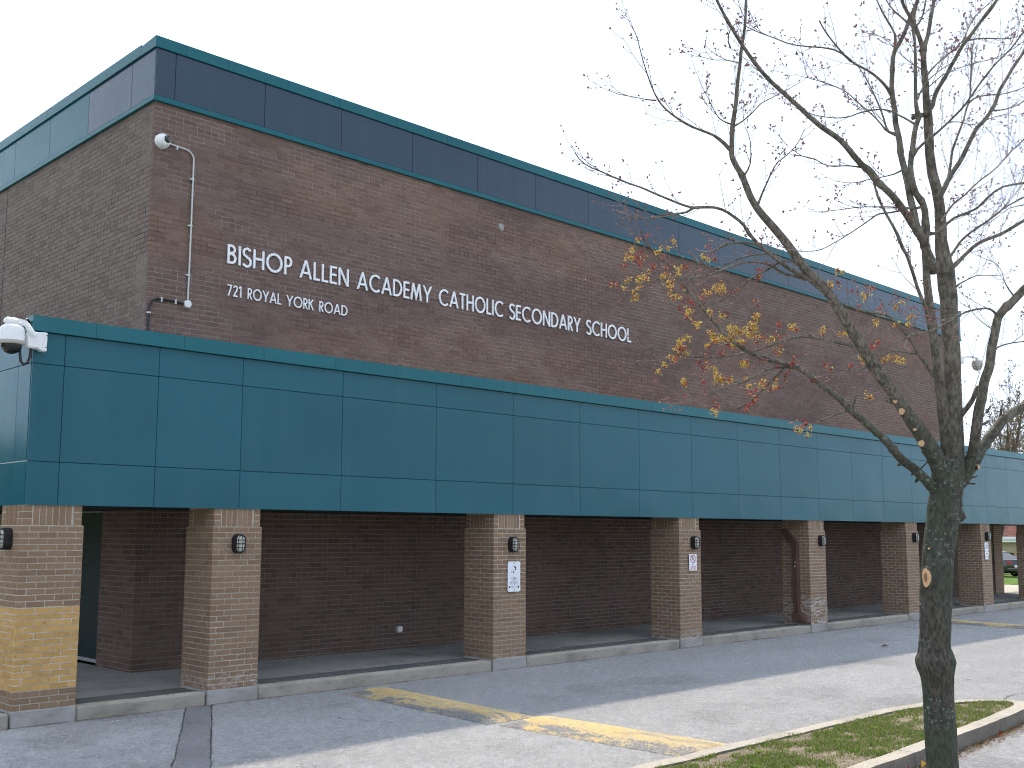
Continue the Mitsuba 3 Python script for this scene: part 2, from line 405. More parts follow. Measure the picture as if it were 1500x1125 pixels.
# maple limbs: lists of (x, y, z, radius) in metres, trunk first
LIMBS = [
[(3.509,-8.317,-0.05,0.2),(3.508,-8.312,0.05,0.172),(3.504,-8.307,0.2,0.145),(3.504,-8.297,0.361,0.1108),(3.485,-8.302,0.507,0.1108),(3.463,-8.309,0.679,0.1084),(3.438,-8.317,0.874,0.1071),(3.419,-8.322,1.021,0.1157),(3.407,-8.322,1.094,0.1354),(3.402,-8.324,1.128,0.1404),(3.399,-8.327,1.168,0.1281),(3.391,-8.328,1.226,0.1121),(3.383,-8.339,1.339,0.1084),(3.372,-8.349,1.461,0.1096),(3.357,-8.374,1.706,0.1108),(3.352,-8.409,1.95,0.1096),(3.354,-8.435,2.097,0.1108),(3.357,-8.459,2.22,0.1182),(3.353,-8.47,2.317,0.1108),(3.357,-8.487,2.391,0.1133),(3.354,-8.496,2.464,0.1157),(3.355,-8.509,2.538,0.1084),(3.354,-8.524,2.635,0.0887)],
[(3.356,-8.502,2.489,0.0868),(3.348,-8.523,2.567,0.0837),(3.336,-8.537,2.645,0.0806),(3.321,-8.547,2.723,0.0776),(3.306,-8.557,2.802,0.0745),(3.291,-8.567,2.88,0.0703),(3.277,-8.576,2.959,0.0656),(3.264,-8.586,3.037,0.0609),(3.25,-8.595,3.115,0.0562),(3.237,-8.604,3.193,0.0571),(3.224,-8.614,3.27,0.058),(3.209,-8.622,3.348,0.0584),(3.191,-8.626,3.425,0.0584),(3.173,-8.631,3.502,0.0584),(3.158,-8.639,3.579,0.0593),(3.142,-8.647,3.656,0.0603),(3.125,-8.654,3.732,0.0612),(3.104,-8.657,3.808,0.0621),(3.082,-8.66,3.884,0.0619),(3.058,-8.661,3.959,0.054),(3.034,-8.663,4.033,0.0474),(3.01,-8.665,4.108,0.0409),(2.991,-8.674,4.183,0.0393),(2.973,-8.682,4.257,0.0377),(2.954,-8.691,4.332,0.0361),(2.928,-8.692,4.405,0.0359),(2.897,-8.69,4.476,0.0353),(2.867,-8.688,4.548,0.0338),(2.842,-8.691,4.62,0.0322),(2.819,-8.696,4.693,0.031),(2.799,-8.704,4.766,0.0309),(2.78,-8.712,4.838,0.0309),(2.761,-8.721,4.911,0.0308),(2.74,-8.726,4.983,0.0266),(2.719,-8.731,5.056,0.0233),(2.701,-8.738,5.128,0.0226),(2.682,-8.743,5.201,0.0214),(2.664,-8.748,5.273,0.0201),(2.649,-8.755,5.346,0.0188)],
[(2.649,-8.755,5.346,0.0165),(2.6,-8.76,5.406,0.0142),(2.55,-8.76,5.463,0.0127),(2.489,-8.757,5.514,0.0114),(2.421,-8.753,5.561,0.0101),(2.359,-8.752,5.61,0.009),(2.312,-8.753,5.666,0.0079),(2.281,-8.751,5.731,0.0069)],
[(2.649,-8.755,5.346,0.0165),(2.693,-8.762,5.438,0.0149),(2.723,-8.77,5.526,0.0138),(2.746,-8.779,5.613,0.0129),(2.769,-8.786,5.702,0.012),(2.798,-8.787,5.795,0.0112),(2.835,-8.783,5.895,0.0104),(2.875,-8.774,5.999,0.0097)],
[(2.682,-8.643,4.912,0.0166),(2.713,-8.712,4.915,0.0156),(2.723,-8.764,4.956,0.0149),(2.708,-8.796,5.028,0.0143),(2.703,-8.835,5.089,0.0138),(2.704,-8.88,5.147,0.0133),(2.704,-8.921,5.207,0.0128),(2.706,-8.961,5.268,0.0123),(2.714,-9.001,5.327,0.0119),(2.73,-9.045,5.384,0.0114),(2.748,-9.088,5.441,0.011),(2.768,-9.129,5.5,0.0107),(2.787,-9.17,5.558,0.0103),(2.805,-9.211,5.617,0.0099),(2.82,-9.251,5.676,0.0095),(2.829,-9.291,5.733,0.0092)],
[(3.312,-8.52,2.683,0.0418),(3.272,-8.528,2.758,0.0397),(3.236,-8.535,2.834,0.0383),(3.201,-8.543,2.91,0.0371),(3.168,-8.551,2.985,0.0359),(3.136,-8.559,3.06,0.0349),(3.103,-8.566,3.134,0.0339),(3.072,-8.573,3.209,0.0329),(3.043,-8.581,3.283,0.032),(3.013,-8.588,3.357,0.0311),(2.984,-8.594,3.431,0.0302),(2.956,-8.6,3.504,0.0294),(2.928,-8.606,3.577,0.0286),(2.902,-8.612,3.651,0.0278),(2.877,-8.618,3.724,0.027),(2.853,-8.624,3.797,0.0262),(2.831,-8.632,3.87,0.0255),(2.81,-8.641,3.943,0.0248),(2.792,-8.652,4.016,0.024),(2.774,-8.663,4.089,0.0233),(2.756,-8.674,4.161,0.0226),(2.736,-8.684,4.235,0.022),(2.703,-8.681,4.3,0.0213),(2.654,-8.661,4.359,0.0206),(2.617,-8.656,4.425,0.02),(2.589,-8.661,4.494,0.0193),(2.568,-8.676,4.563,0.0187),(2.552,-8.695,4.632,0.018),(2.534,-8.714,4.7,0.0174),(2.517,-8.736,4.766,0.0167),(2.51,-8.768,4.829,0.0161)],
[(2.51,-8.768,4.829,0.0138),(2.479,-8.766,4.895,0.0127),(2.461,-8.774,4.965,0.012),(2.448,-8.782,5.036,0.0113),(2.439,-8.789,5.108,0.0107),(2.431,-8.796,5.181,0.0102),(2.423,-8.801,5.255,0.0097),(2.41,-8.806,5.327,0.0092),(2.39,-8.807,5.396,0.0087),(2.371,-8.817,5.461,0.0082),(2.363,-8.845,5.524,0.0077),(2.344,-8.868,5.585,0.0072),(2.322,-8.889,5.646,0.0068)],
[(2.877,-8.674,3.845,0.0308),(2.815,-8.676,3.906,0.0291),(2.758,-8.675,3.967,0.0278),(2.703,-8.674,4.028,0.0268),(2.644,-8.667,4.085,0.0258),(2.583,-8.655,4.138,0.0249),(2.524,-8.644,4.192,0.0241),(2.462,-8.63,4.243,0.0232),(2.401,-8.614,4.293,0.0225),(2.335,-8.592,4.335,0.0217),(2.27,-8.571,4.377,0.021),(2.211,-8.557,4.427,0.0203),(2.145,-8.533,4.465,0.0196),(2.083,-8.515,4.509,0.0189),(2.023,-8.499,4.556,0.0182),(1.962,-8.482,4.599,0.0176),(1.895,-8.458,4.632,0.017),(1.825,-8.432,4.662,0.0163),(1.759,-8.41,4.696,0.0157),(1.694,-8.39,4.732,0.0151),(1.629,-8.371,4.769,0.0145),(1.564,-8.352,4.805,0.014),(1.498,-8.333,4.84,0.0134),(1.433,-8.315,4.874,0.0128),(1.37,-8.3,4.911,0.0123),(1.31,-8.288,4.95,0.0117),(1.251,-8.278,4.992,0.0112),(1.194,-8.27,5.035,0.0107),(1.139,-8.263,5.078,0.0102),(1.085,-8.258,5.122,0.0097),(1.033,-8.254,5.167,0.0092),(0.982,-8.251,5.212,0.0087),(0.934,-8.249,5.259,0.0082),(0.889,-8.249,5.306,0.0077),(0.846,-8.252,5.355,0.0073)],
[(2.646,-8.669,4.091,0.0256),(2.648,-8.649,4.171,0.0244),(2.652,-8.635,4.253,0.0235),(2.654,-8.62,4.335,0.0228),(2.654,-8.605,4.417,0.0221),(2.656,-8.592,4.499,0.0215),(2.656,-8.579,4.581,0.0209),(2.656,-8.567,4.664,0.0203),(2.656,-8.557,4.747,0.0197),(2.654,-8.547,4.829,0.0192),(2.651,-8.537,4.911,0.0186),(2.651,-8.531,4.995,0.0181),(2.649,-8.526,5.078,0.0175),(2.647,-8.521,5.161,0.017),(2.652,-8.524,5.244,0.0165),(2.659,-8.529,5.328,0.016),(2.67,-8.538,5.41,0.0155),(2.702,-8.565,5.487,0.015),(2.733,-8.589,5.564,0.0145),(2.762,-8.611,5.644,0.0141),(2.792,-8.631,5.726,0.0136),(2.824,-8.651,5.809,0.0131),(2.85,-8.663,5.895,0.0127),(2.872,-8.67,5.986,0.0122)],
[(2.682,-8.541,5.463,0.0085),(2.699,-8.537,5.556,0.0074),(2.678,-8.511,5.635,0.0067),(2.651,-8.482,5.712,0.006),(2.639,-8.452,5.797,0.0054),(2.643,-8.418,5.891,0.0049)],
[(2.972,-8.585,3.451,0.0144),(2.917,-8.592,3.52,0.0134),(2.868,-8.6,3.59,0.0127),(2.812,-8.6,3.655,0.0121),(2.754,-8.6,3.719,0.0115),(2.702,-8.603,3.785,0.011),(2.65,-8.605,3.85,0.0105),(2.6,-8.606,3.916,0.01),(2.546,-8.597,3.976,0.0096),(2.501,-8.594,4.041,0.0091),(2.453,-8.583,4.103,0.0087),(2.406,-8.569,4.164,0.0083),(2.362,-8.557,4.226,0.0079),(2.321,-8.546,4.29,0.0076),(2.287,-8.545,4.357,0.0072),(2.254,-8.549,4.425,0.0068)],
[(2.932,-8.693,4.38,0.0192),(2.984,-8.714,4.452,0.0181),(3.025,-8.733,4.531,0.0174),(3.071,-8.758,4.606,0.0167),(3.117,-8.784,4.681,0.0161),(3.162,-8.808,4.758,0.0156),(3.203,-8.828,4.839,0.0151),(3.248,-8.85,4.919,0.0146),(3.307,-8.881,4.991,0.0141),(3.365,-8.911,5.065,0.0136),(3.419,-8.935,5.145,0.0132),(3.46,-8.948,5.234,0.0127),(3.509,-8.969,5.318,0.0123),(3.561,-8.995,5.4,0.0118),(3.612,-9.023,5.48,0.0114),(3.661,-9.052,5.559,0.011),(3.703,-9.079,5.639,0.0106),(3.738,-9.105,5.721,0.0101)],
[(2.993,-8.729,4.485,0.0108),(3.046,-8.73,4.577,0.0098),(3.088,-8.728,4.669,0.0092),(3.129,-8.725,4.762,0.0086),(3.182,-8.731,4.854,0.008),(3.24,-8.741,4.945,0.0075),(3.297,-8.749,5.038,0.007),(3.348,-8.753,5.133,0.0065),(3.4,-8.76,5.229,0.0061),(3.434,-8.756,5.325,0.0056),(3.46,-8.752,5.422,0.0052),(3.482,-8.75,5.516,0.0047),(3.501,-8.751,5.609,0.0043),(3.522,-8.76,5.701,0.0038)],
[(2.573,-8.686,4.598,0.0093),(2.559,-8.742,4.644,0.0086),(2.565,-8.806,4.679,0.0082),(2.572,-8.866,4.716,0.0078),(2.578,-8.922,4.758,0.0074),(2.584,-8.977,4.801,0.0071),(2.59,-9.03,4.845,0.0068),(2.588,-9.079,4.893,0.0065),(2.581,-9.126,4.943,0.0062),(2.574,-9.176,4.99,0.0059),(2.566,-9.227,5.033,0.0056),(2.557,-9.281,5.072,0.0053),(2.551,-9.338,5.105,0.0051),(2.54,-9.393,5.14,0.0048),(2.524,-9.441,5.182,0.0046),(2.516,-9.493,5.219,0.0043)],
[(3.098,-8.676,3.883,0.0145),(3.178,-8.702,3.957,0.0139),(3.257,-8.733,4.027,0.0135),(3.334,-8.768,4.094,0.0131),(3.412,-8.812,4.147,0.0128),(3.489,-8.863,4.184,0.0125),(3.559,-8.914,4.226,0.0121),(3.627,-8.964,4.275,0.0118),(3.702,-9.011,4.326,0.0115),(3.789,-9.056,4.378,0.0113)],
[(2.777,-8.667,4.094,0.0106),(2.792,-8.741,4.091,0.0098),(2.79,-8.801,4.137,0.0092),(2.793,-8.866,4.175,0.0087),(2.801,-8.936,4.19,0.0082),(2.806,-9.006,4.208,0.0078),(2.798,-9.067,4.249,0.0074),(2.792,-9.126,4.291,0.007),(2.8,-9.189,4.317,0.0066),(2.823,-9.253,4.324,0.0062),(2.854,-9.315,4.329,0.0059),(2.888,-9.374,4.347,0.0056)],
[(3.063,-8.664,3.943,0.0097),(3.157,-8.68,4.026,0.0089),(3.236,-8.698,4.11,0.0083),(3.319,-8.728,4.182,0.0079),(3.406,-8.763,4.246,0.0074),(3.498,-8.801,4.307,0.007),(3.592,-8.834,4.375,0.0066),(3.693,-8.867,4.444,0.0062),(3.806,-8.903,4.505,0.0059),(3.924,-8.94,4.564,0.0055),(4.041,-8.979,4.619,0.0052)],
[(2.769,-8.783,4.155,0.0082),(2.848,-8.791,4.244,0.0074),(2.926,-8.81,4.321,0.0069),(3.016,-8.842,4.385,0.0064),(3.102,-8.868,4.458,0.006),(3.194,-8.895,4.53,0.0056),(3.297,-8.924,4.598,0.0052),(3.395,-8.949,4.675,0.0048),(3.488,-8.972,4.759,0.0045),(3.579,-9,4.838,0.0041),(3.662,-9.033,4.911,0.0038)],
[(3.393,-8.521,2.381,0.0419),(3.406,-8.579,2.429,0.0403),(3.404,-8.621,2.497,0.0392),(3.393,-8.653,2.572,0.0382),(3.376,-8.678,2.647,0.0373),(3.359,-8.701,2.724,0.0365),(3.342,-8.722,2.8,0.0357),(3.326,-8.742,2.875,0.0349),(3.313,-8.764,2.95,0.0342),(3.304,-8.788,3.024,0.0335),(3.297,-8.811,3.098,0.0329),(3.291,-8.836,3.172,0.0322),(3.282,-8.858,3.245,0.0316),(3.271,-8.877,3.32,0.031),(3.259,-8.897,3.394,0.0304),(3.248,-8.919,3.469,0.0298),(3.24,-8.945,3.537,0.0292),(3.251,-8.989,3.594,0.0286),(3.266,-9.039,3.645,0.028),(3.279,-9.09,3.694,0.0274),(3.29,-9.14,3.743,0.0268),(3.3,-9.191,3.79,0.0263),(3.309,-9.243,3.836,0.0257)],
[(3.309,-9.243,3.836,0.0257),(3.318,-9.294,3.888,0.0232),(3.329,-9.341,3.942,0.0215),(3.338,-9.384,3.999,0.0201),(3.349,-9.426,4.058,0.0187),(3.359,-9.465,4.12,0.0174),(3.364,-9.499,4.185,0.0162),(3.361,-9.525,4.252,0.0151),(3.354,-9.548,4.322,0.014),(3.345,-9.569,4.394,0.0129),(3.336,-9.593,4.463,0.0119),(3.328,-9.621,4.529,0.0109),(3.32,-9.651,4.594,0.0099),(3.31,-9.68,4.658,0.009),(3.294,-9.708,4.722,0.008),(3.274,-9.734,4.785,0.0071),(3.253,-9.758,4.848,0.0062),(3.231,-9.782,4.912,0.0053),(3.208,-9.804,4.975,0.0045)],
[(3.332,-9.375,3.983,0.0116),(3.431,-9.417,4.019,0.0098),(3.524,-9.459,4.06,0.0086),(3.605,-9.502,4.104,0.0076),(3.671,-9.548,4.151,0.0066),(3.731,-9.594,4.204,0.0056),(3.8,-9.635,4.267,0.0047)],
[(3.412,-8.543,2.401,0.0419),(3.494,-8.568,2.458,0.0406),(3.56,-8.588,2.527,0.0397),(3.615,-8.604,2.601,0.039),(3.667,-8.622,2.675,0.0383),(3.724,-8.651,2.741,0.0376),(3.781,-8.684,2.805,0.037),(3.836,-8.716,2.871,0.0363),(3.902,-8.755,2.922,0.0357),(3.974,-8.796,2.973,0.0351),(4.048,-8.832,3.03,0.0346),(4.127,-8.864,3.091,0.0341),(4.209,-8.894,3.156,0.0336)],
[(4.209,-8.894,3.156,0.0336),(4.28,-8.931,3.222,0.0305),(4.344,-8.968,3.289,0.0284),(4.403,-9.004,3.359,0.0265),(4.457,-9.038,3.43,0.0247),(4.507,-9.072,3.505,0.0231),(4.554,-9.105,3.581,0.0215),(4.599,-9.137,3.66,0.02),(4.641,-9.166,3.74,0.0185),(4.68,-9.192,3.822,0.0171),(4.717,-9.215,3.908,0.0157),(4.755,-9.237,3.995,0.0144),(4.795,-9.258,4.083,0.013),(4.84,-9.281,4.171,0.0117),(4.891,-9.307,4.257,0.0104),(4.946,-9.334,4.342,0.0092),(5.004,-9.362,4.428,0.0079),(5.064,-9.393,4.513,0.0067),(5.125,-9.425,4.597,0.0054)],
[(4.446,-9.023,3.405,0.0157),(4.534,-9.072,3.445,0.0133),(4.616,-9.124,3.482,0.0117),(4.7,-9.176,3.518,0.0103),(4.794,-9.227,3.554,0.009),(4.896,-9.275,3.591,0.0077),(5,-9.325,3.626,0.0065),(5.094,-9.378,3.659,0.0054)],
[(3.32,-8.571,2.803,0.0221),(3.323,-8.612,2.877,0.0194),(3.348,-8.655,2.943,0.0176),(3.377,-8.696,3.011,0.0161),(3.376,-8.736,3.085,0.0146)],
[(3.346,-8.484,2.44,0.0665),(3.289,-8.473,2.508,0.0639),(3.238,-8.463,2.578,0.0613),(3.185,-8.45,2.645,0.0588),(3.131,-8.435,2.71,0.0562),(3.077,-8.418,2.774,0.0537),(3.022,-8.399,2.836,0.0512),(2.968,-8.381,2.899,0.0487),(2.916,-8.363,2.962,0.0472),(2.863,-8.345,3.024,0.0458),(2.81,-8.326,3.085,0.0444),(2.755,-8.303,3.142,0.043),(2.702,-8.283,3.202,0.0417),(2.655,-8.269,3.266,0.0404),(2.607,-8.253,3.33,0.0392),(2.558,-8.236,3.392,0.0381),(2.51,-8.22,3.455,0.0369),(2.464,-8.204,3.518,0.0358),(2.416,-8.188,3.58,0.0347),(2.369,-8.172,3.642,0.0339),(2.32,-8.153,3.701,0.0332),(2.266,-8.127,3.752,0.0326),(2.21,-8.1,3.802,0.032),(2.157,-8.077,3.856,0.0313),(2.107,-8.056,3.912,0.0307),(2.058,-8.037,3.97,0.0298),(2.008,-8.017,4.026,0.0286),(1.957,-7.996,4.08,0.0274),(1.905,-7.973,4.133,0.0262),(1.852,-7.95,4.185,0.025),(1.803,-7.931,4.24,0.0238),(1.758,-7.918,4.3,0.0226),(1.72,-7.912,4.364,0.0215),(1.682,-7.907,4.429,0.0203),(1.635,-7.893,4.489,0.0191),(1.596,-7.886,4.55,0.018),(1.576,-7.9,4.617,0.0168),(1.557,-7.916,4.686,0.0158),(1.543,-7.936,4.752,0.015),(1.531,-7.959,4.819,0.0143),(1.517,-7.98,4.885,0.0136),(1.502,-8,4.951,0.0129),(1.486,-8.02,5.016,0.0122),(1.471,-8.041,5.081,0.0115),(1.457,-8.062,5.145,0.0108),(1.442,-8.084,5.209,0.0102),(1.429,-8.106,5.272,0.0096),(1.415,-8.128,5.335,0.009),(1.397,-8.146,5.398,0.0084),(1.378,-8.163,5.461,0.0078),(1.361,-8.182,5.523,0.0072),(1.347,-8.203,5.585,0.0066)],
[(1.569,-7.888,4.588,0.0103),(1.505,-7.869,4.634,0.0092),(1.442,-7.842,4.668,0.0085),(1.376,-7.806,4.688,0.0078),(1.31,-7.769,4.708,0.0072),(1.248,-7.736,4.737,0.0067),(1.187,-7.707,4.772,0.0062),(1.127,-7.682,4.812,0.0057),(1.073,-7.669,4.86,0.0052),(1.026,-7.667,4.916,0.0047),(0.982,-7.67,4.973,0.0043),(0.938,-7.677,5.029,0.0038),(0.896,-7.685,5.086,0.0034),(0.857,-7.694,5.143,0.003),(0.819,-7.702,5.201,0.0026),(0.773,-7.695,5.253,0.0022)],
[(1.068,-7.662,4.85,0.0036),(1.038,-7.591,4.87,0.003),(0.999,-7.528,4.894,0.0025),(0.953,-7.469,4.91,0.0023),(0.921,-7.403,4.945,0.0023)],
[(3.306,-8.427,2.332,0.0369),(3.228,-8.413,2.391,0.0346),(3.153,-8.395,2.446,0.0331),(3.078,-8.374,2.497,0.0317),(3,-8.347,2.54,0.0304),(2.927,-8.326,2.591,0.0292),(2.86,-8.311,2.649,0.0281),(2.79,-8.293,2.702,0.027),(2.718,-8.271,2.75,0.0259),(2.645,-8.248,2.796,0.0249),(2.571,-8.224,2.84,0.024),(2.499,-8.202,2.886,0.023),(2.431,-8.184,2.936,0.0221),(2.36,-8.164,2.982,0.0212),(2.287,-8.139,3.021,0.0203),(2.215,-8.116,3.062,0.0195),(2.145,-8.096,3.107,0.0186),(2.072,-8.07,3.141,0.0178),(1.997,-8.04,3.165,0.017),(1.92,-8.006,3.179,0.0162),(1.844,-7.972,3.192,0.0155),(1.769,-7.94,3.208,0.0147),(1.698,-7.912,3.235,0.014),(1.629,-7.886,3.269,0.0133),(1.562,-7.861,3.304,0.0126),(1.5,-7.843,3.348,0.0119),(1.443,-7.829,3.398,0.0112),(1.386,-7.814,3.447,0.0105),(1.331,-7.801,3.497,0.0098),(1.278,-7.787,3.548,0.0092),(1.225,-7.774,3.599,0.0086),(1.174,-7.762,3.65,0.0079),(1.126,-7.752,3.704,0.0073),(1.07,-7.732,3.746,0.0067),(1.013,-7.71,3.785,0.0061),(0.961,-7.694,3.832,0.0055),(0.909,-7.677,3.877,0.0049),(0.87,-7.676,3.936,0.0043)],
[(2.548,-8.216,3.336,0.0107),(2.467,-8.179,3.347,0.01),(2.389,-8.14,3.358,0.0095),(2.312,-8.102,3.374,0.009),(2.235,-8.064,3.383,0.0086),(2.159,-8.023,3.374,0.0082),(2.086,-7.983,3.359,0.0078),(2.017,-7.944,3.326,0.0075),(1.95,-7.904,3.295,0.0072),(1.884,-7.864,3.268,0.0068),(1.817,-7.822,3.248,0.0065),(1.753,-7.778,3.229,0.0062),(1.689,-7.735,3.218,0.0059),(1.625,-7.69,3.213,0.0057),(1.563,-7.644,3.21,0.0054),(1.501,-7.599,3.209,0.0051),(1.439,-7.555,3.217,0.0048),(1.376,-7.513,3.228,0.0046),(1.313,-7.473,3.245,0.0043),(1.249,-7.434,3.261,0.0041)],
[(2.138,-8.091,3.123,0.0092),(2.058,-8.053,3.143,0.0083),(1.981,-8.012,3.147,0.0076),(1.907,-7.967,3.135,0.007),(1.843,-7.924,3.11,0.0065),(1.788,-7.88,3.065,0.006),(1.732,-7.832,3.035,0.0055),(1.676,-7.781,3.008,0.005),(1.621,-7.732,2.98,0.0046),(1.561,-7.685,2.953,0.0042),(1.495,-7.642,2.929,0.0038),(1.423,-7.604,2.901,0.0034)],
[(1.977,-8.006,3.138,0.0064),(1.987,-7.939,3.093,0.0058),(1.996,-7.872,3.046,0.0054),(2.006,-7.803,3,0.0051),(2.014,-7.732,2.954,0.0047),(2.008,-7.663,2.917,0.0044),(1.984,-7.594,2.889,0.0041),(1.946,-7.531,2.896,0.0038)],
[(2.499,-8.2,2.879,0.0071),(2.369,-8.166,2.85,0.0055),(2.249,-8.135,2.803,0.0044),(2.118,-8.112,2.758,0.0034)],
[(2.508,-8.211,2.888,0.0071),(2.485,-8.245,2.935,0.0053),(2.453,-8.276,2.98,0.0041),(2.461,-8.329,2.978,0.003)],
[(2.184,-8.071,3.78,0.0106),(2.111,-8.03,3.79,0.0098),(2.042,-7.988,3.802,0.0092),(1.978,-7.957,3.844,0.0087),(1.912,-7.922,3.866,0.0083),(1.84,-7.879,3.872,0.0079),(1.771,-7.838,3.858,0.0075),(1.704,-7.796,3.829,0.0071),(1.639,-7.757,3.796,0.0067),(1.573,-7.718,3.766,0.0064),(1.506,-7.677,3.742,0.006),(1.439,-7.636,3.73,0.0057),(1.372,-7.594,3.723,0.0054),(1.307,-7.55,3.717,0.0051),(1.246,-7.506,3.709,0.0048),(1.19,-7.461,3.683,0.0045),(1.134,-7.413,3.667,0.0042),(1.078,-7.365,3.665,0.0039),(1.023,-7.316,3.659,0.0036)],
[(1.91,-7.934,3.956,0.0093),(1.894,-7.862,4.005,0.0082),(1.863,-7.787,4.026,0.0074),(1.828,-7.711,4.031,0.0067),(1.805,-7.637,4.007,0.0061),(1.789,-7.559,3.973,0.0055),(1.787,-7.481,3.933,0.005),(1.787,-7.398,3.894,0.0044),(1.78,-7.315,3.858,0.0039)],
[(1.915,-7.936,3.933,0.006),(1.89,-7.86,3.933,0.0053),(1.862,-7.788,3.923,0.0048),(1.843,-7.712,3.904,0.0043),(1.83,-7.632,3.882,0.0039),(1.814,-7.553,3.863,0.0035),(1.78,-7.479,3.855,0.0031)],
[(2.147,-8.069,3.87,0.0094),(2.076,-8.024,3.892,0.0084),(2.014,-7.978,3.881,0.0077),(1.961,-7.929,3.837,0.0071),(1.91,-7.879,3.8,0.0066),(1.864,-7.828,3.761,0.0061),(1.824,-7.781,3.712,0.0056),(1.781,-7.734,3.664,0.0052),(1.734,-7.689,3.616,0.0047),(1.674,-7.643,3.582,0.0043),(1.602,-7.599,3.572,0.0039),(1.527,-7.558,3.557,0.0035)],
[(1.227,-7.772,3.578,0.0053),(1.218,-7.682,3.594,0.0042),(1.199,-7.595,3.602,0.0034),(1.163,-7.524,3.621,0.0027)],
[(2.268,-8.125,3.728,0.0165),(2.197,-8.098,3.766,0.0153),(2.127,-8.066,3.797,0.0145),(2.059,-8.033,3.828,0.0138),(1.995,-8.003,3.865,0.0132),(1.932,-7.974,3.906,0.0126),(1.872,-7.948,3.949,0.012),(1.813,-7.923,3.994,0.0115),(1.757,-7.903,4.044,0.011),(1.708,-7.89,4.101,0.0105),(1.647,-7.865,4.143,0.01),(1.583,-7.836,4.178,0.0095),(1.515,-7.8,4.196,0.0091),(1.445,-7.761,4.192,0.0086),(1.375,-7.722,4.182,0.0082),(1.305,-7.687,4.194,0.0077),(1.237,-7.655,4.213,0.0073),(1.168,-7.624,4.233,0.0069),(1.1,-7.593,4.253,0.0065),(1.033,-7.563,4.275,0.0061),(0.965,-7.531,4.291,0.0057),(0.899,-7.5,4.309,0.0053),(0.834,-7.469,4.33,0.0049),(0.771,-7.438,4.352,0.0046),(0.707,-7.404,4.373,0.0042),(0.651,-7.378,4.404,0.0038),(0.605,-7.362,4.457,0.0035)],
[(1.377,-7.724,4.182,0.0079),(1.364,-7.652,4.156,0.0071),(1.337,-7.584,4.157,0.0065),(1.302,-7.52,4.159,0.006),(1.266,-7.458,4.142,0.0055),(1.23,-7.394,4.146,0.005),(1.2,-7.323,4.159,0.0046),(1.179,-7.244,4.171,0.0042)],
[(1.811,-7.941,4.249,0.0081),(1.865,-7.941,4.334,0.0069),(1.911,-7.95,4.415,0.0061),(1.954,-7.962,4.495,0.0054),(1.999,-7.977,4.574,0.0047),(2.069,-8.004,4.635,0.0041),(2.145,-8.026,4.704,0.0035),(2.216,-8.036,4.786,0.003),(2.28,-8.039,4.878,0.0024)],
[(1.691,-7.916,4.432,0.0057),(1.637,-7.999,4.477,0.0045),(1.571,-8.049,4.532,0.0036),(1.513,-8.081,4.594,0.0029),(1.436,-8.099,4.646,0.0022)],
[(1.548,-7.938,4.73,0.0057),(1.646,-7.953,4.796,0.0049),(1.732,-7.966,4.87,0.0044),(1.819,-7.974,4.952,0.004),(1.921,-7.991,5.017,0.0036),(2.023,-8.013,5.078,0.0032),(2.113,-8.04,5.138,0.0028),(2.19,-8.075,5.193,0.0024)],
[(1.534,-7.926,4.744,0.0045),(1.441,-7.904,4.758,0.0037),(1.379,-7.896,4.808,0.0031),(1.321,-7.897,4.866,0.0026),(1.25,-7.903,4.915,0.0022),(1.179,-7.921,4.963,0.0022)],
[(1.472,-8.046,5.109,0.004),(1.353,-8.025,5.101,0.003),(1.23,-8.001,5.071,0.0023),(1.107,-7.984,5.062,0.0022)],
[(1.101,-8.219,5.037,0.0042),(1.117,-8.194,5.126,0.0033),(1.151,-8.21,5.206,0.0027),(1.227,-8.241,5.243,0.0022)],
[(2.64,-8.522,5.104,0.0108),(2.577,-8.504,5.159,0.0096),(2.506,-8.479,5.205,0.0088),(2.428,-8.45,5.238,0.0081),(2.345,-8.416,5.261,0.0074),(2.271,-8.388,5.296,0.0068),(2.209,-8.364,5.345,0.0062),(2.158,-8.338,5.402,0.0057),(2.117,-8.311,5.465,0.0052),(2.084,-8.29,5.535,0.0047)],
[(2.294,-8.406,5.271,0.0071),(2.224,-8.381,5.31,0.0063),(2.145,-8.345,5.331,0.0058),(2.066,-8.305,5.331,0.0054),(1.99,-8.261,5.325,0.005),(1.918,-8.216,5.325,0.0046),(1.853,-8.17,5.336,0.0043),(1.794,-8.125,5.363,0.0039),(1.736,-8.077,5.387,0.0036),(1.677,-8.032,5.412,0.0033),(1.615,-7.993,5.441,0.003)],
[(2.647,-8.537,4.808,0.0081),(2.635,-8.487,4.844,0.007),(2.632,-8.461,4.941,0.0063),(2.634,-8.432,5.038,0.0056),(2.64,-8.398,5.127,0.0051),(2.645,-8.362,5.216,0.0045),(2.637,-8.327,5.298,0.004),(2.612,-8.294,5.372,0.0034)],
[(2.648,-8.536,4.804,0.0062),(2.562,-8.512,4.82,0.0055),(2.491,-8.495,4.869,0.0051),(2.424,-8.473,4.912,0.0047),(2.359,-8.447,4.952,0.0043),(2.295,-8.421,4.994,0.004),(2.23,-8.397,5.034,0.0037),(2.154,-8.367,5.055,0.0034),(2.068,-8.338,5.065,0.0031),(1.978,-8.311,5.069,0.0028),(1.886,-8.285,5.069,0.0025)],
[(2.524,-8.745,4.781,0.0069),(2.509,-8.685,4.838,0.0063),(2.49,-8.622,4.888,0.0058),(2.468,-8.555,4.933,0.0054),(2.443,-8.484,4.944,0.0051),(2.414,-8.413,4.941,0.0047),(2.381,-8.346,4.921,0.0044),(2.34,-8.282,4.913,0.004),(2.293,-8.219,4.923,0.0037),(2.246,-8.157,4.94,0.0034),(2.205,-8.096,4.976,0.0031)],
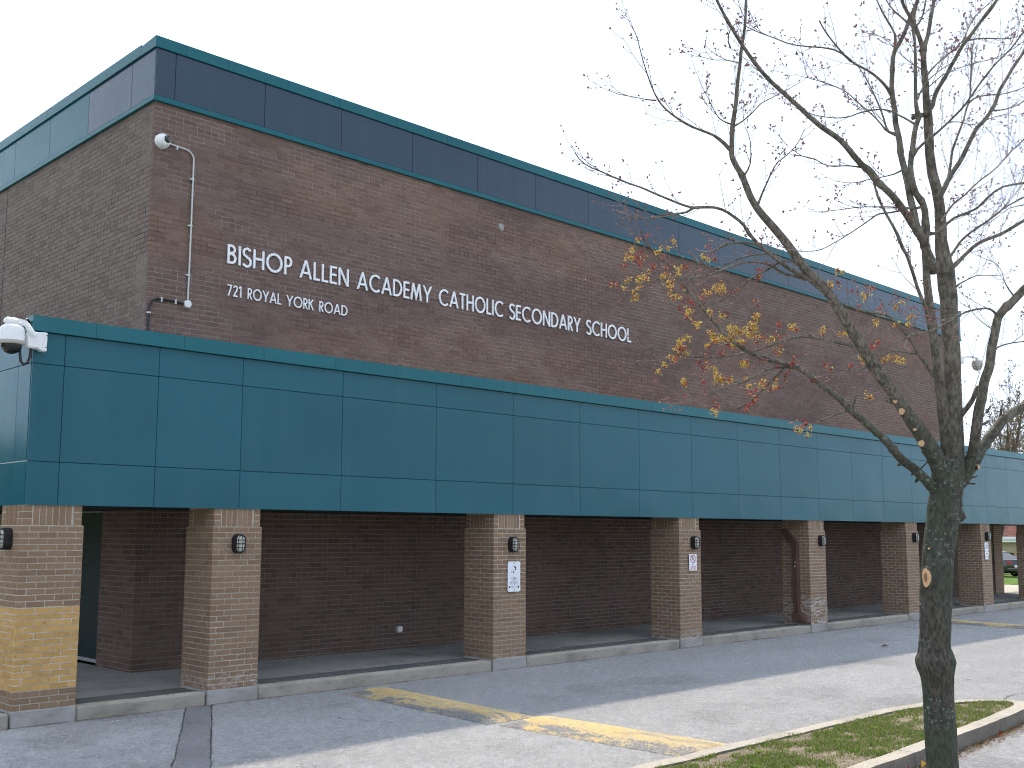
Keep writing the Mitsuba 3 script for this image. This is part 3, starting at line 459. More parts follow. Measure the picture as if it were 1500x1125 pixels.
[(2.709,-8.682,4.27,0.0075),(2.619,-8.642,4.249,0.0065),(2.534,-8.602,4.243,0.0058),(2.447,-8.564,4.238,0.0052),(2.356,-8.527,4.226,0.0046),(2.262,-8.494,4.213,0.0041),(2.168,-8.461,4.194,0.0036),(2.079,-8.427,4.171,0.0031),(1.998,-8.389,4.153,0.0027),(1.929,-8.346,4.14,0.0022)],
[(2.539,-8.605,4.226,0.006),(2.455,-8.566,4.199,0.0054),(2.372,-8.528,4.181,0.005),(2.297,-8.495,4.129,0.0046),(2.22,-8.465,4.075,0.0042),(2.145,-8.435,4.023,0.0039),(2.072,-8.404,3.972,0.0036),(2.003,-8.37,3.928,0.0033),(1.939,-8.329,3.888,0.003),(1.878,-8.285,3.875,0.0027),(1.818,-8.236,3.873,0.0025)],
[(2.257,-8.553,4.438,0.0064),(2.172,-8.524,4.455,0.0055),(2.081,-8.485,4.454,0.0049),(1.994,-8.447,4.442,0.0044),(1.917,-8.406,4.434,0.0039),(1.852,-8.368,4.466,0.0035),(1.791,-8.323,4.485,0.0031),(1.724,-8.276,4.491,0.0027)],
[(3.078,-8.544,3.152,0.0157),(2.993,-8.54,3.209,0.0139),(2.911,-8.53,3.265,0.0127),(2.837,-8.525,3.324,0.0116),(2.767,-8.516,3.382,0.0106),(2.698,-8.501,3.437,0.0097),(2.63,-8.481,3.492,0.0088),(2.562,-8.453,3.527,0.008),(2.484,-8.41,3.533,0.0073),(2.405,-8.372,3.544,0.0065),(2.321,-8.338,3.558,0.0058),(2.231,-8.309,3.575,0.0051)],
[(3.236,-8.942,3.546,0.0081),(3.121,-8.929,3.583,0.0074),(3.011,-8.896,3.567,0.007),(2.91,-8.86,3.538,0.0066),(2.821,-8.826,3.5,0.0062),(2.739,-8.793,3.45,0.0059),(2.656,-8.761,3.404,0.0056),(2.564,-8.728,3.372,0.0053),(2.461,-8.696,3.35,0.005),(2.361,-8.675,3.308,0.0047),(2.256,-8.655,3.265,0.0044)],
[(2.664,-8.276,3.257,0.0062),(2.62,-8.256,3.182,0.0051),(2.552,-8.216,3.171,0.0043),(2.461,-8.171,3.163,0.0037),(2.37,-8.137,3.167,0.0031)],
[(3.27,-8.875,3.312,0.0062),(3.383,-8.907,3.36,0.0053),(3.489,-8.949,3.388,0.0047),(3.583,-8.998,3.406,0.0042),(3.688,-9.043,3.427,0.0037)],
[(2.896,-8.52,3.29,0.0072),(2.867,-8.45,3.3,0.0058),(2.825,-8.388,3.321,0.0049),(2.787,-8.322,3.299,0.0041),(2.794,-8.266,3.243,0.0034)],
[(3.24,-8.944,3.536,0.0048),(3.276,-8.891,3.465,0.0039),(3.277,-8.837,3.509,0.0032),(3.282,-8.776,3.573,0.0027),(3.306,-8.723,3.652,0.0024)],
[(3.15,-8.698,3.78,0.0058),(3.28,-8.721,3.846,0.0047),(3.411,-8.752,3.898,0.0039),(3.56,-8.781,3.918,0.0032),(3.697,-8.816,3.938,0.0025)],
[(3.264,-9.044,3.684,0.0047),(3.292,-8.984,3.785,0.0035),(3.339,-8.941,3.897,0.0027),(3.329,-8.874,3.979,0.0024)],
[(3.851,-8.942,4.479,0.0038),(3.849,-8.857,4.479,0.0032),(3.859,-8.782,4.451,0.0028),(3.854,-8.712,4.407,0.0026),(3.83,-8.644,4.368,0.0026)],
[(2.584,-8.929,4.766,0.0041),(2.682,-8.967,4.789,0.0036),(2.778,-9.005,4.785,0.0032),(2.862,-9.05,4.818,0.0029),(2.932,-9.1,4.856,0.0026),(3.002,-9.15,4.879,0.0024),(3.088,-9.197,4.88,0.0023)],
[(2.46,-8.773,4.966,0.0046),(2.473,-8.835,4.992,0.0042),(2.484,-8.89,5.029,0.0039),(2.492,-8.944,5.066,0.0037),(2.506,-9.006,5.083,0.0035),(2.522,-9.071,5.093,0.0033),(2.536,-9.136,5.099,0.0031),(2.551,-9.201,5.102,0.0029),(2.569,-9.263,5.108,0.0027),(2.589,-9.32,5.126,0.0025),(2.614,-9.372,5.156,0.0024),(2.642,-9.421,5.195,0.0022)],
[(2.688,-8.751,5.212,0.0047),(2.588,-8.723,5.233,0.0039),(2.488,-8.698,5.262,0.0034),(2.398,-8.678,5.305,0.0029),(2.324,-8.65,5.352,0.0025),(2.253,-8.606,5.386,0.0023)],
[(2.688,-8.728,5.145,0.0071),(2.751,-8.749,5.229,0.0064),(2.813,-8.779,5.301,0.0059),(2.881,-8.815,5.367,0.0055),(2.952,-8.851,5.435,0.0051),(3.025,-8.881,5.509,0.0048),(3.087,-8.893,5.605,0.0044),(3.152,-8.907,5.7,0.0041),(3.228,-8.934,5.782,0.0038),(3.305,-8.974,5.852,0.0035)],
[(2.472,-8.781,4.943,0.0055),(2.529,-8.791,5.032,0.0047),(2.598,-8.81,5.109,0.0042),(2.684,-8.836,5.181,0.0037),(2.768,-8.867,5.244,0.0033),(2.838,-8.909,5.294,0.0028)],
[(3.025,-8.877,5.495,0.006),(3.107,-8.932,5.529,0.0053),(3.198,-8.984,5.548,0.0047),(3.288,-9.038,5.556,0.0043),(3.36,-9.096,5.565,0.0038),(3.413,-9.159,5.602,0.0034)],
[(2.383,-8.805,5.42,0.0069),(2.368,-8.742,5.496,0.0057),(2.34,-8.689,5.569,0.0049),(2.313,-8.655,5.653,0.0042)],
[(2.397,-8.817,5.411,0.0069),(2.455,-8.84,5.487,0.0059),(2.48,-8.851,5.565,0.0053),(2.495,-8.861,5.645,0.0047),(2.527,-8.865,5.732,0.0042)],
[(2.59,-9.077,4.868,0.0056),(2.681,-9.108,4.926,0.0049),(2.766,-9.148,4.95,0.0043),(2.851,-9.191,4.969,0.0039),(2.947,-9.229,5.005,0.0034),(3.053,-9.263,5.055,0.003)],
[(3.386,-8.934,5.079,0.0054),(3.473,-8.977,5.102,0.0045),(3.559,-9.016,5.137,0.0038),(3.649,-9.052,5.194,0.0033)],
[(2.649,-8.565,4.541,0.0052),(2.652,-8.488,4.528,0.0044),(2.646,-8.411,4.528,0.0039),(2.644,-8.33,4.534,0.0035),(2.646,-8.246,4.531,0.003),(2.639,-8.166,4.545,0.0026),(2.615,-8.093,4.57,0.0025)]]
FLOWERS = [('y',1.31,-7.3,4.03),('y',1.23,-7.32,3.95),('y',1,-7.46,3.82),('y',0.84,-7.63,3.75),('y',0.9,-7.81,3.79),('y',0.95,-7.83,3.8),('y',1.1,-7.76,3.89),('y',1.16,-7.5,3.74),('y',1.19,-7.31,3.72),('y',1.15,-7.3,3.67),('y',1.14,-7.44,3.7),('y',1.21,-7.45,3.71),('y',1,-7.51,3.58),('y',1.14,-7.4,3.58),('y',1.77,-7.18,3.89),('y',1.14,-7.69,3.63),('y',1.43,-7.53,3.8),('y',1.11,-7.8,3.71),('y',1.4,-7.49,3.7),('y',1.18,-7.73,3.54),('y',1.2,-7.8,3.45),('y',1.35,-7.86,3.57),('y',1.57,-7.8,3.68),('y',1.71,-7.72,3.68),('y',1.69,-7.7,3.66),('y',1.35,-7.86,3.45),('y',1.35,-7.76,3.39),('y',1.97,-7.8,3.52),('y',1.8,-7.9,3.41),('y',1.75,-7.88,3.36),('y',1.54,-7.91,3.34),('y',1.59,-7.91,3.35),('y',1.72,-7.64,3.34),('y',1.42,-7.89,3.28),('y',1.6,-7.86,3.27),('y',1.89,-7.73,3.34),('y',1.53,-7.49,3.33),('y',1.44,-7.53,3.25),('y',1.59,-7.67,3.88),('y',1.42,-7.48,3.21),('y',1.38,-7.47,3.15),('y',1.39,-7.58,3.29),('y',1.36,-7.64,3.31),('y',1.46,-7.5,3.26),('y',1.43,-7.58,3.04),('y',1.94,-7.45,2.89),('y',1.62,-7.7,3.13),('y',1.68,-7.69,3.07),('y',1.65,-7.68,3.05),('y',1.68,-7.77,3.05),('y',1.6,-7.74,3.31),('y',1.67,-7.66,3.34),('y',1.34,-7.87,3.31),('y',1.76,-7.74,3.39),('y',1.56,-7.93,3.35),('y',1.64,-7.84,3.28),('y',1.7,-7.84,3.29),('y',1.64,-7.9,3.15),('y',1.84,-7.82,3.03),('y',1.84,-7.94,3.03),('y',2.16,-7.82,3.04),('y',1.8,-7.89,3.41),('y',2,-7.79,3.51),('y',1.63,-7.96,3.33),('y',1.97,-7.97,3.26),('y',2.03,-8.04,3.43),('y',2.26,-7.92,2.76),('y',2.19,-8.07,2.75),('y',1.96,-7.94,3.35),('y',2.29,-8.24,3.82),('y',2.36,-8.17,3.75),('y',2.33,-8.41,3.63),('y',2.58,-8.37,3.49),('y',2.68,-8.47,3.48),('y',2.52,-8.55,3.56),('y',2.66,-8.58,3.51),('y',2.46,-8.04,3.46),('y',2.54,-8.12,3.44),('y',2.82,-8.31,3.25),('y',2.89,-8.36,3.27),('y',2.79,-8.46,3.23),('y',2.66,-8.22,3.26),('y',1.76,-7.83,3.16),('y',2.59,-8.28,2.99),('r',1.27,-7.35,4.02),('r',1.17,-7.4,3.84),('r',0.85,-7.69,3.7),('r',0.85,-7.7,3.79),('r',1.02,-7.42,3.78),('r',0.94,-7.38,3.64),('r',1,-7.68,3.72),('r',1.16,-7.66,3.75),('r',1.25,-7.56,3.85),('r',1.12,-7.74,3.64),('r',1.24,-7.73,3.63),('r',1.3,-7.69,3.54),('r',1.58,-7.54,3.6),('r',1.3,-7.83,3.54),('r',1.42,-7.91,3.44),('r',1.67,-7.64,3.39),('r',1.61,-7.82,3.27),('r',1.42,-7.57,3.26),('r',1.85,-7.55,3.95),('r',1.16,-7.76,3.47),('r',1.81,-7.34,3.92),('r',1.53,-7.55,3.49),('r',1.82,-7.94,3.76),('r',1.91,-7.87,3.83),('r',1.83,-7.51,4.05),('r',1.94,-7.81,3.62),('r',1.76,-7.8,3.68),('r',1.69,-7.96,3.33),('r',1.35,-7.58,3.16),('r',1.48,-7.56,3.28),('r',1.5,-7.66,3.16),('r',1.93,-7.36,3),('r',1.71,-7.65,2.89),('r',1.53,-7.7,3.15),('r',1.64,-7.76,3.06),('r',1.59,-7.77,3.22),('r',1.51,-7.72,3.22),('r',1.6,-7.78,3.31),('r',1.84,-7.79,3.19),('r',1.95,-7.76,2.99),('r',1.92,-7.82,2.99),('r',2.02,-7.84,3.04),('r',2.11,-7.89,3.03),('r',1.95,-7.96,3.36),('r',2.03,-7.95,3.44),('r',2.09,-7.9,3.31),('r',2.21,-7.97,3.44),('r',1.99,-8.08,3.17),('r',2.17,-8.02,2.76),('r',1.83,-8.04,3.13),('r',1.73,-7.96,3.3),('r',1.7,-7.89,2.86),('r',1.84,-7.85,2.92),('r',1.93,-8.04,3.08),('r',1.77,-7.34,2.99),('r',1.64,-7.59,3.01),('r',2.16,-8.04,2.79),('r',2.16,-8.11,3.06),('r',2.32,-8.25,3.71),('r',2.63,-8.31,3.72),('r',2.51,-8.43,3.57),('r',2.24,-8.21,3.14),('r',2.58,-8.18,3.21),('r',1.95,-8.09,3.16),('r',2.44,-8.37,3.72),('r',2.52,-8.28,3.61),('r',2.77,-8.24,3.35),('r',2.27,-8.41,3.64),('r',1.89,-7.88,3.77),('r',2.71,-8.32,3.38)]
CUTS = [((3.213, -8.37, 1.729), (-1.3, -0.03, 0.03), 0.0335, 0.03, 2.0), ((2.906, -8.379, 2.895), (-0.97, -0.36, -0.11), 0.0203, 0.03, 1.15), ((3.058, -8.441, 2.674), (-0.98, -0.34, -0.08), 0.0224, 0.03, 1.0), ((2.855, -8.357, 2.968), (-1.11, -0.22, -0.12), 0.0155, 0.03, 1.2), ((2.936, -8.402, 2.94), (-0.61, -0.7, -0.11), 0.0107, 0.03, 1.3), ((3.01, -8.42, 2.772), (-0.9, -0.42, -0.09), 0.0117, 0.03, 1.0), ((3.197, -8.403, 1.934), (-1.12, -0.2, 0.01), 0.0079, 0.03, 0.9), ((3.524, -8.645, 2.52), (-0.28, -1.0, -0.05), 0.0129, 0.03, 1.3)]
STUBS = [((2.882, -8.333, 2.967), (-0.93, 0.48, 0.06), 0.05, 0.016), ((3.427, -8.578, 2.435), (0.56, -0.85, 0.08), 0.09, 0.008), ((3.433, -8.579, 2.41), (0.53, -0.89, -0.33), 0.075, 0.007), ((3.345, -8.74, 2.803), (0.68, -0.73, 0.35), 0.08, 0.009), ((3.413, -8.523, 2.185), (0.42, -1.0, 0.16), 0.045, 0.06), ((3.348, -8.806, 2.91), (0.14, -0.57, 0.87), 0.03, 0.008), ((3.159, -8.424, 2.591), (-0.81, 0.03, 0.34), 0.06, 0.006), ((3.284, -8.591, 2.922), (0.42, -0.85, 0.07), 0.05, 0.04), ((2.962, -8.333, 2.536), (-0.59, 0.25, -0.53), 0.035, 0.012), ((3.189, -8.342, 2.429), (-0.51, 0.19, -0.63), 0.03, 0.012), ((3.171, -8.333, 2.478), (0.51, -0.91, 0.77), 0.13, 0.006), ((3.849, -8.698, 2.934), (-0.36, -0.22, 0.96), 0.03, 0.009), ((3.273, -8.893, 3.315), (0.46, -0.53, 0.5), 0.02, 0.01)]

# ---------------------------------------------------------------- the ground
Z_FLOOR = .145
parking = bx(-70, 40, -60, -0.02, -.30, 0)
put('parking_lot', parking, 'asphalt', label='pale worn asphalt driving lane in front of the arcade', kind='structure')


def terrain_z(x, y):
    s = lambda a, b: np.clip((x - a) / (b - a), 0, 1) ** 2 * (3 - 2 * np.clip((x - a) / (b - a), 0, 1))
    return -.06 + .10 * s(37.9, 38.6) * (x < 1e9) - .48 * s(39, 60) - .65 * s(61, 82)


gx = np.unique(np.concatenate([np.linspace(-1500, -80, 8), np.linspace(-70, 36, 10), np.linspace(37, 90, 54), np.linspace(100, 2500, 12)]))
gy = np.unique(np.concatenate([np.linspace(-1500, -70, 8), np.linspace(-60, 60, 25), np.linspace(70, 2500, 12)]))
X, Y = np.meshgrid(gx, gy, indexing='ij')
Z = terrain_z(X, Y) + .05 * meshkit.fbm(np.stack([X * .3, Y * .3, X * 0], -1), 3, 4) * (X > 39)
n1 = len(gy)
q = (np.arange(len(gx) - 1)[:, None] * n1 + np.arange(n1 - 1)[None]).ravel()
put('lawn', (np.stack([X.ravel(), Y.ravel(), Z.ravel()], 1), np.stack([q, q + n1, q + n1 + 1, q + 1], 1)), 'lawn_grass', smooth=True,
    label='sunlit green lawn beyond the far end of the building', kind='structure')
# arcade floor, its dark paver strip and the kerb stones
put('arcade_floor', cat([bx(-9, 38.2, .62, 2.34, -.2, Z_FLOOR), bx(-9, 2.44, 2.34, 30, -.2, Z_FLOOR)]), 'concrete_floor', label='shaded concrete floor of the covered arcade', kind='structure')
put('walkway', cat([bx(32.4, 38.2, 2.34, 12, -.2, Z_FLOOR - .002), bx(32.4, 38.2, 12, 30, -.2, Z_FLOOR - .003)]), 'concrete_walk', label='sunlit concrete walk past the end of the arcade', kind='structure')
strip = []
for i, x in enumerate(np.arange(-3.0, 38.0, .205)):
    for j in range(4):
        strip.append([x + .003, x + .202, .205 + j * .104, .205 + j * .104 + .101, .0, Z_FLOOR - .003 + rng.uniform(0, .004)])
near = [s for s in strip if 0 < s[0] < 9.5]
far = [s for s in strip if not 0 < s[0] < 9.5]
put('arcade_floor__paver', boxes(strip), 'paver_dark', kind='stuff')
put('arcade_floor__bedding', bx(-9, 38.2, .2, .625, -.2, Z_FLOOR - .012), 'crack_dark')

PILLARS = [(.03, .70), (2.28, 2.955), (6.96, 7.655), (11.59, 12.25), (16.10, 16.775), (20.57, 21.215), (24.93, 25.59), (29.1, 29.77), (33.6, 34.27)]
PD, Z_SOLD, Z_SOF = .66, 2.10, 2.318
edges = [-9.0] + [v for p in PILLARS for v in p] + [38.2]
kerb_id = 0
for i in range(0, len(edges), 2):
    a, b = edges[i] + .012, edges[i + 1] - .016
    n = max(1, round((b - a) / 3.3))
    for j in range(n):
        u, w = a + (b - a) * j / n + .004, a + (b - a) * (j + 1) / n - .004
        m = rbox(u, w, .004, .2, -.2, Z_FLOOR + .004, .018)
        m = m.subdivide_to_size(.28) if w - u < 6 and u < 16 else m
        v = np.array(m.vertices)
        d = (meshkit.fbm(v * 3.1, 3, 5) - .5) * .016
        v[:, 1] += d * (v[:, 1] < .1)
        v[:, 2] += d * (v[:, 2] > .05)
        put('arcade_floor__kerb_stone', trimesh.Trimesh(v, m.faces, process=False), 'concrete_kerb', smooth=35)
# dirt that has gathered along the foot of the kerb


def litter(n, fx, size, up=.006):
    V, F, UV = [], [], []
    for k in range(n):
        x, y, z = fx()
        a, b = rng.uniform(0, 2 * np.pi), rng.uniform(-.6, .6)
        s, w = size * rng.uniform(.5, 1.6), size * rng.uniform(.2, .7)
        e1 = np.array([math.cos(a), math.sin(a), b * .5]) * s
        e2 = np.array([-math.sin(a), math.cos(a), rng.uniform(-.5, .5)]) * w
        c = np.array([x, y, z + up])
        k0 = len(V)
        V += [c - e1, c + e2, c + e1, c - e2]
        F += [[k0, k0 + 1, k0 + 2], [k0, k0 + 2, k0 + 3]]
        u = [rng.uniform(0, 1), rng.uniform(0, 1)]
        UV += [u] * 4
    return (np.array(V), np.array(F)), np.array(UV)


def kerb_spot():
    while True:
        x = rng.uniform(-.3, 30)
        if meshkit.noise(np.array([x * 2.2, 1.3, 0]), 8) > rng.uniform(.1, .9):
            return x, -abs(rng.normal(.012, .016)) - .012, 0.0


m, uv = litter(5200, kerb_spot, .0085)
put('leaf_litter', m, 'litter', uv=uv, label='thin line of brown debris along the foot of the arcade kerb', cat='leaf litter', kind='stuff')


def flat_strip(pts, w, z):
    """A flat ribbon of half width w (a list or a number) along pts, z up."""
    p = np.array(pts, float)
    t = np.gradient(p, axis=0)
    t /= np.linalg.norm(t, axis=1, keepdims=True)
    nrm = np.stack([-t[:, 1], t[:, 0]], 1)
    w = np.broadcast_to(np.asarray(w, float), (len(p),))[:, None]
    v = np.vstack([np.c_[p - nrm * w, np.full(len(p), z)], np.c_[p + nrm * w, np.full(len(p), z)]])
    k = np.arange(len(p) - 1)
    n = len(p)
    return v, np.vstack([np.stack([k, k + 1, k + n + 1], 1), np.stack([k, k + n + 1, k + n], 1)])


def wander(a, b, n, amp, seed):
    r = np.random.default_rng(seed)
    t = np.linspace(0, 1, n)
    p = np.outer(1 - t, a) + np.outer(t, b)
    d = np.array(b, float) - np.array(a, float)
    nr = np.array([-d[1], d[0]]) / np.linalg.norm(d)
    o = np.cumsum(r.normal(0, 1, n))
    o = o - np.linspace(o[0], o[-1], n)
    return p + np.outer(o * amp, nr)


# repaired trench in the asphalt and its ragged edges
L0, L1, R0, R1 = (1.985, -.03), (-2.4, -7.6), (2.33, -.03), (-2.05, -7.75)
left, right = wander(L0, L1, 70, .004, 1), wander(R0, R1, 70, .004, 2)
v = np.vstack([np.c_[left, np.full(70, .004)], np.c_[right, np.full(70, .004)]])
k = np.arange(69)
put('asphalt_patch', (v, np.vstack([np.stack([k, k + 70, k + 71], 1), np.stack([k, k + 71, k + 1], 1)])), 'asphalt_patch_mat', label='darker strip of patched asphalt running out from the second pillar', kind='structure')
cr = []
for base, s in ((left, 3), (right, 4)):
    fine = np.stack([np.interp(np.linspace(0, 69, 420), np.arange(70), base[:, i]) for i in (0, 1)], 1)
    fine += np.random.default_rng(s).normal(0, .004, fine.shape)
    cr.append(flat_strip(fine, .0015 + .008 * np.random.default_rng(s + 9).random(420) ** 2 * (.3 + 1.2 * meshkit.noise(np.c_[np.arange(420) * .05, np.full(420, s), np.zeros(420)], 1)), .008))
for a, b, n, w in (((2.35, -1.55), (2.9, -1.62), 20, .004), ((2.9, -1.62), (3.1, -2.5), 30, .004), ((9.3, -4.9), (14.8, -6.1), 90, .004), ((11.0, -5.3), (11.25, -5.9), 16, .006), ((10.2, -6.3), (12.6, -6.0), 60, .006),
                   ((8.9, -6.55), (10.2, -6.3), 30, .006), ((13.2, -1.9), (16.5, -2.6), 60, .003), ((5.2, -1.1), (6.5, -1.25), 20, .003)):
    p = wander(a, b, n, .018, int(n * 7 + a[0] * 10))
    cr.append(flat_strip(p, w * (.4 + np.random.default_rng(n).random(len(p))), .0055))
off, V, F = 0, [], []
for v, f in cr:
    V.append(v); F.append(f + off); off += len(v)
put('asphalt_crack', (np.vstack(V), np.vstack(F)), 'crack_dark', label='thin dark cracks in the asphalt', kind='structure')

for k_, (x, y, s_) in enumerate(((.97, -.375, .075), (1.03, -.36, .04))):
    V = np.array([[x - s_, y - .012, .006], [x + s_ * .2, y - .02, .016], [x + s_, y + .008, .007], [x - .01, y + .02, .010]])
    put('paper_scrap', (V, np.array([[0, 1, 3], [1, 2, 3]])), 'white_letter', label=('longer white scrap of paper on the asphalt by the kerb', 'small white scrap of paper beside the longer one')[k_], cat='litter')


def lot_spot():
    return rng.uniform(-1, 19), rng.uniform(-5.8, -.1), 0.0


m, uv = litter(170, lot_spot, .011, .008)
put('leaf_litter', m, 'litter', uv=uv, label='scattered dry leaf scraps lying about the driving lane', cat='leaf litter', kind='stuff')
V = np.array([[14.40, -2.36, .012], [14.5, -2.44, .03], [14.66, -2.40, .016], [14.53, -2.36, .05]])
put('dead_leaf', (V, np.array([[0, 1, 3], [1, 2, 3]])), 'litter', uv=np.full((4, 2), .1), label='single curled dead leaf on the shaded lane left of the tree trunk', cat='leaf')

# speed humps


def hump(x0, x1, ya, yb, h, skew=0.0, ends=.16):
    nx, ny = 25, 60
    u, w = np.meshgrid(np.linspace(0, 1, nx), np.linspace(0, 1, ny), indexing='ij')
    Lg = abs(yb - ya)
    prof = np.sin(np.pi * np.clip(u, 0, 1)) ** .8
    endf = np.clip(np.minimum(w, 1 - w) * Lg / ends, 0, 1) ** .6
    z = .003 + h * prof * endf
    x = x0 + (x1 - x0) * u + skew * w + .012 * (meshkit.noise(np.stack([w * 14, u * 0, u * 0], -1), 3) - .5)
    y = ya + (yb - ya) * w
    idx = (np.arange(nx - 1)[:, None] * ny + np.arange(ny - 1)[None]).ravel()
    f = np.stack([idx, idx + 1, idx + ny + 1, idx + ny], 1)
    if yb > ya:
        f = f[:, ::-1]
    mesh = (np.stack([x.ravel(), y.ravel(), z.ravel()], 1), np.vstack([f[:, [0, 1, 2]], f[:, [0, 2, 3]]])[:, ::-1])
    return mesh, np.stack([u.ravel(), w.ravel()], 1)


for args, l in (((4.0, 4.72, -.38, -3.24, .062, -.22), 'worn yellow speed hump in the shade, reaching from the kerb to the shadow edge'),
                ((3.84, 4.66, -3.34, -5.86, .062, .06), 'worn yellow speed hump in the sun, between the shadow edge and the grass island'),
                ((20.75, 21.5, -.25, -3.0, .055, -.55), 'faded yellow speed hump far off behind the tree trunk')):
    m, uv = hump(*args)
    put('speed_hump', m, 'hump_paint', smooth=True, uv=uv, label=l, cat='speed hump', group='speed humps across the driving lane')

# grass island with its kerb
outer = Polygon([(-12, -5.98), (3.0, -6.02), (6.2, -6.02), (7.3, -6.06), (8.1, -6.22), (8.6, -6.46), (8.82, -6.72), (8.8, -6.94), (8.5, -7.08), (7.9, -7.16), (6.9, -7.24), (5.0, -7.36), (3.0, -7.46), (-12, -7.9)]).buffer(.12, quad_segs=6).buffer(-.12)
inner = outer.buffer(-.155, quad_segs=8)
ring = outer.difference(inner)
put('grass_island', trimesh.creation.extrude_polygon(inner.buffer(.05), .112, engine='earcut'), 'soil', label='long kerbed island of patchy grass and bare soil in the asphalt', kind='structure')
for x0, x1 in zip((-12, -3, .2, 2.6, 5.05, 7.35), (-3, .2, 2.6, 5.05, 7.35, 9.5)):
    stone = ring.intersection(sbox(x0 + .004, -9, x1 - .004, -5))
    for g in getattr(stone, 'geoms', [stone]):
        km = trimesh.creation.extrude_polygon(g.simplify(.004), .13, engine='earcut').subdivide_to_size(.2)
        v = np.array(km.vertices)
        d = (meshkit.fbm(v * 2.3, 3, 6) - .5) * .018 + (meshkit.fbm(v * 11, 2, 9) - .5) * .008
        v[:, 0] += d; v[:, 1] += d; v[:, 2] += d * (v[:, 2] > .05) - .02 * (v[:, 2] < .01)
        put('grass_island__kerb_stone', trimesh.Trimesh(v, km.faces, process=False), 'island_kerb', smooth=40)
V, F, UV = [], [], []
minx, miny, maxx, maxy = -1.0, -7.8, 8.8, -6.0
shp = inner.buffer(-.01)
shapely.prepare(shp)
n_b = 0
while n_b < 36000:
    P = np.stack([rng.uniform(minx, maxx, 4000), rng.uniform(miny, maxy, 4000)], 1)
    ok = shapely.contains_xy(shp, P[:, 0], P[:, 1])
    dens = meshkit.fbm(np.c_[P * [4.2, 6.0], np.zeros(len(P))], 4, 2)
    ok &= rng.uniform(.33, .66, len(P)) < dens
    for x, y in P[ok]:
        a, lean = rng.uniform(0, 2 * np.pi), rng.uniform(.1, .9)
        h, w = rng.uniform(.018, .05), rng.uniform(.003, .006)
        b = np.array([x, y, .110])
        e = np.array([math.cos(a), math.sin(a), 0])
        s = np.array([-e[1], e[0], 0]) * w
        k = len(V)
        V += [b - s, b + s, b + e * h * lean * .4 + s * .7 + [0, 0, h * .6], b + e * h * lean + [0, 0, h]]
        F += [[k, k + 1, k + 2], [k, k + 2, k + 3]]
        UV += [[rng.uniform(0, 1), rng.uniform(0, 1)]] * 4
        n_b += 1
put('grass', (np.array(V), np.array(F)), 'grass_blade', uv=np.array(UV), label='short patchy green grass growing on the kerbed island', cat='grass', kind='stuff')
straw_v, straw_f, straw_uv = [], [], []
# dry straw and pale scraps of leaf lying flat between the blades
for _ in range(9000):
    x, y = rng.uniform(-1, 8.7), rng.uniform(-7.7, -6.05)
    if not shapely.contains_xy(shp, x, y):
        continue
    a, L, w = rng.uniform(0, 2 * np.pi), rng.uniform(.008, .03), rng.uniform(.002, .007)
    e = np.array([math.cos(a) * L, math.sin(a) * L, rng.uniform(-.004, .01)]); s = np.array([-math.sin(a), math.cos(a), 0]) * w
    c = np.array([x, y, .114 + rng.uniform(0, .012)]); k = len(straw_v)
    straw_v += [c - e, c + s, c + e, c - s]
    straw_f += [[k, k + 1, k + 2], [k, k + 2, k + 3]]
    straw_uv += [[rng.uniform(0, 1), rng.uniform(.70, 1)]] * 4
put('dry_grass', (np.array(straw_v), np.array(straw_f)), 'grass_blade', uv=np.array(straw_uv), label='dry straw-coloured grass and scraps lying on the island', cat='dry grass', kind='stuff')
# broad-leaved weeds and pale scraps on the island
for i, (x, y, s) in enumerate(((4.05, -6.42, .075), (5.02, -6.62, .06), (5.9, -6.55, .06), (6.9, -6.8, .05), (3.5, -6.75, .06), (7.6, -6.55, .045))):
    V, F, UV = [], [], []
    for j in range(14):
        a = j * 2.4 + rng.uniform(-.2, .2)
        L, w = s * rng.uniform(.6, 1.0), s * .22
        e = np.array([math.cos(a), math.sin(a), 0]); n_ = np.array([-e[1], e[0], 0])
        k = len(V)
        z = .115
        V += [np.array([x, y, z]), np.array([x, y, z + .02]) + e * L * .5 - n_ * w, np.array([x, y, z + .035]) + e * L, np.array([x, y, z + .02]) + e * L * .5 + n_ * w]
        F += [[k, k + 1, k + 2], [k, k + 2, k + 3]]
        UV += [[.9, .1]] * 4
    put('weed', (np.array(V), np.array(F)), 'grass_blade', uv=np.array(UV), label=('weed near the left end of the grass island', 'pale-leaved weed left of the tree trunk on the island', 'weed in the middle of the grass just left of the trunk', 'weed right of the tree trunk on the island', 'leftmost weed close to the near kerb of the island', 'weed near the rounded tip of the island')[i], cat='weed')


def island_spot():
    x = rng.uniform(2.2, 8.9)
    y = np.interp(x, [2, 5, 6.9, 7.9, 8.5, 8.9], [-7.51, -7.36, -7.24, -7.16, -7.08, -6.96]) - abs(rng.normal(.03, .07)) - .02
    return x, y, 0.0


m, uv = litter(3800, island_spot, .013, .012)
put('leaf_litter', m, 'litter', uv=uv, label='brown leaf litter along the near kerb of the grass island', cat='leaf litter', kind='stuff')

for k_, (x, y, s_, c_, l_) in enumerate(((5.04, -7.44, .05, .97, 'curled yellow leaf by the island kerb just left of the tree trunk'), (4.72, -7.46, .04, .01, 'red leaf by the island kerb left of the yellow one'), (7.02, -7.33, .035, .01, 'red leaf by the island kerb right of the tree trunk'))):
    V = np.array([[x - s_, y, .02], [x, y - s_ * .6, .05], [x + s_, y + .01, .03], [x, y + s_ * .4, .075]])
    put('dead_leaf', (V, np.array([[0, 1, 3], [1, 2, 3]])), 'litter', uv=np.full((4, 2), c_), label=l_, cat='leaf')

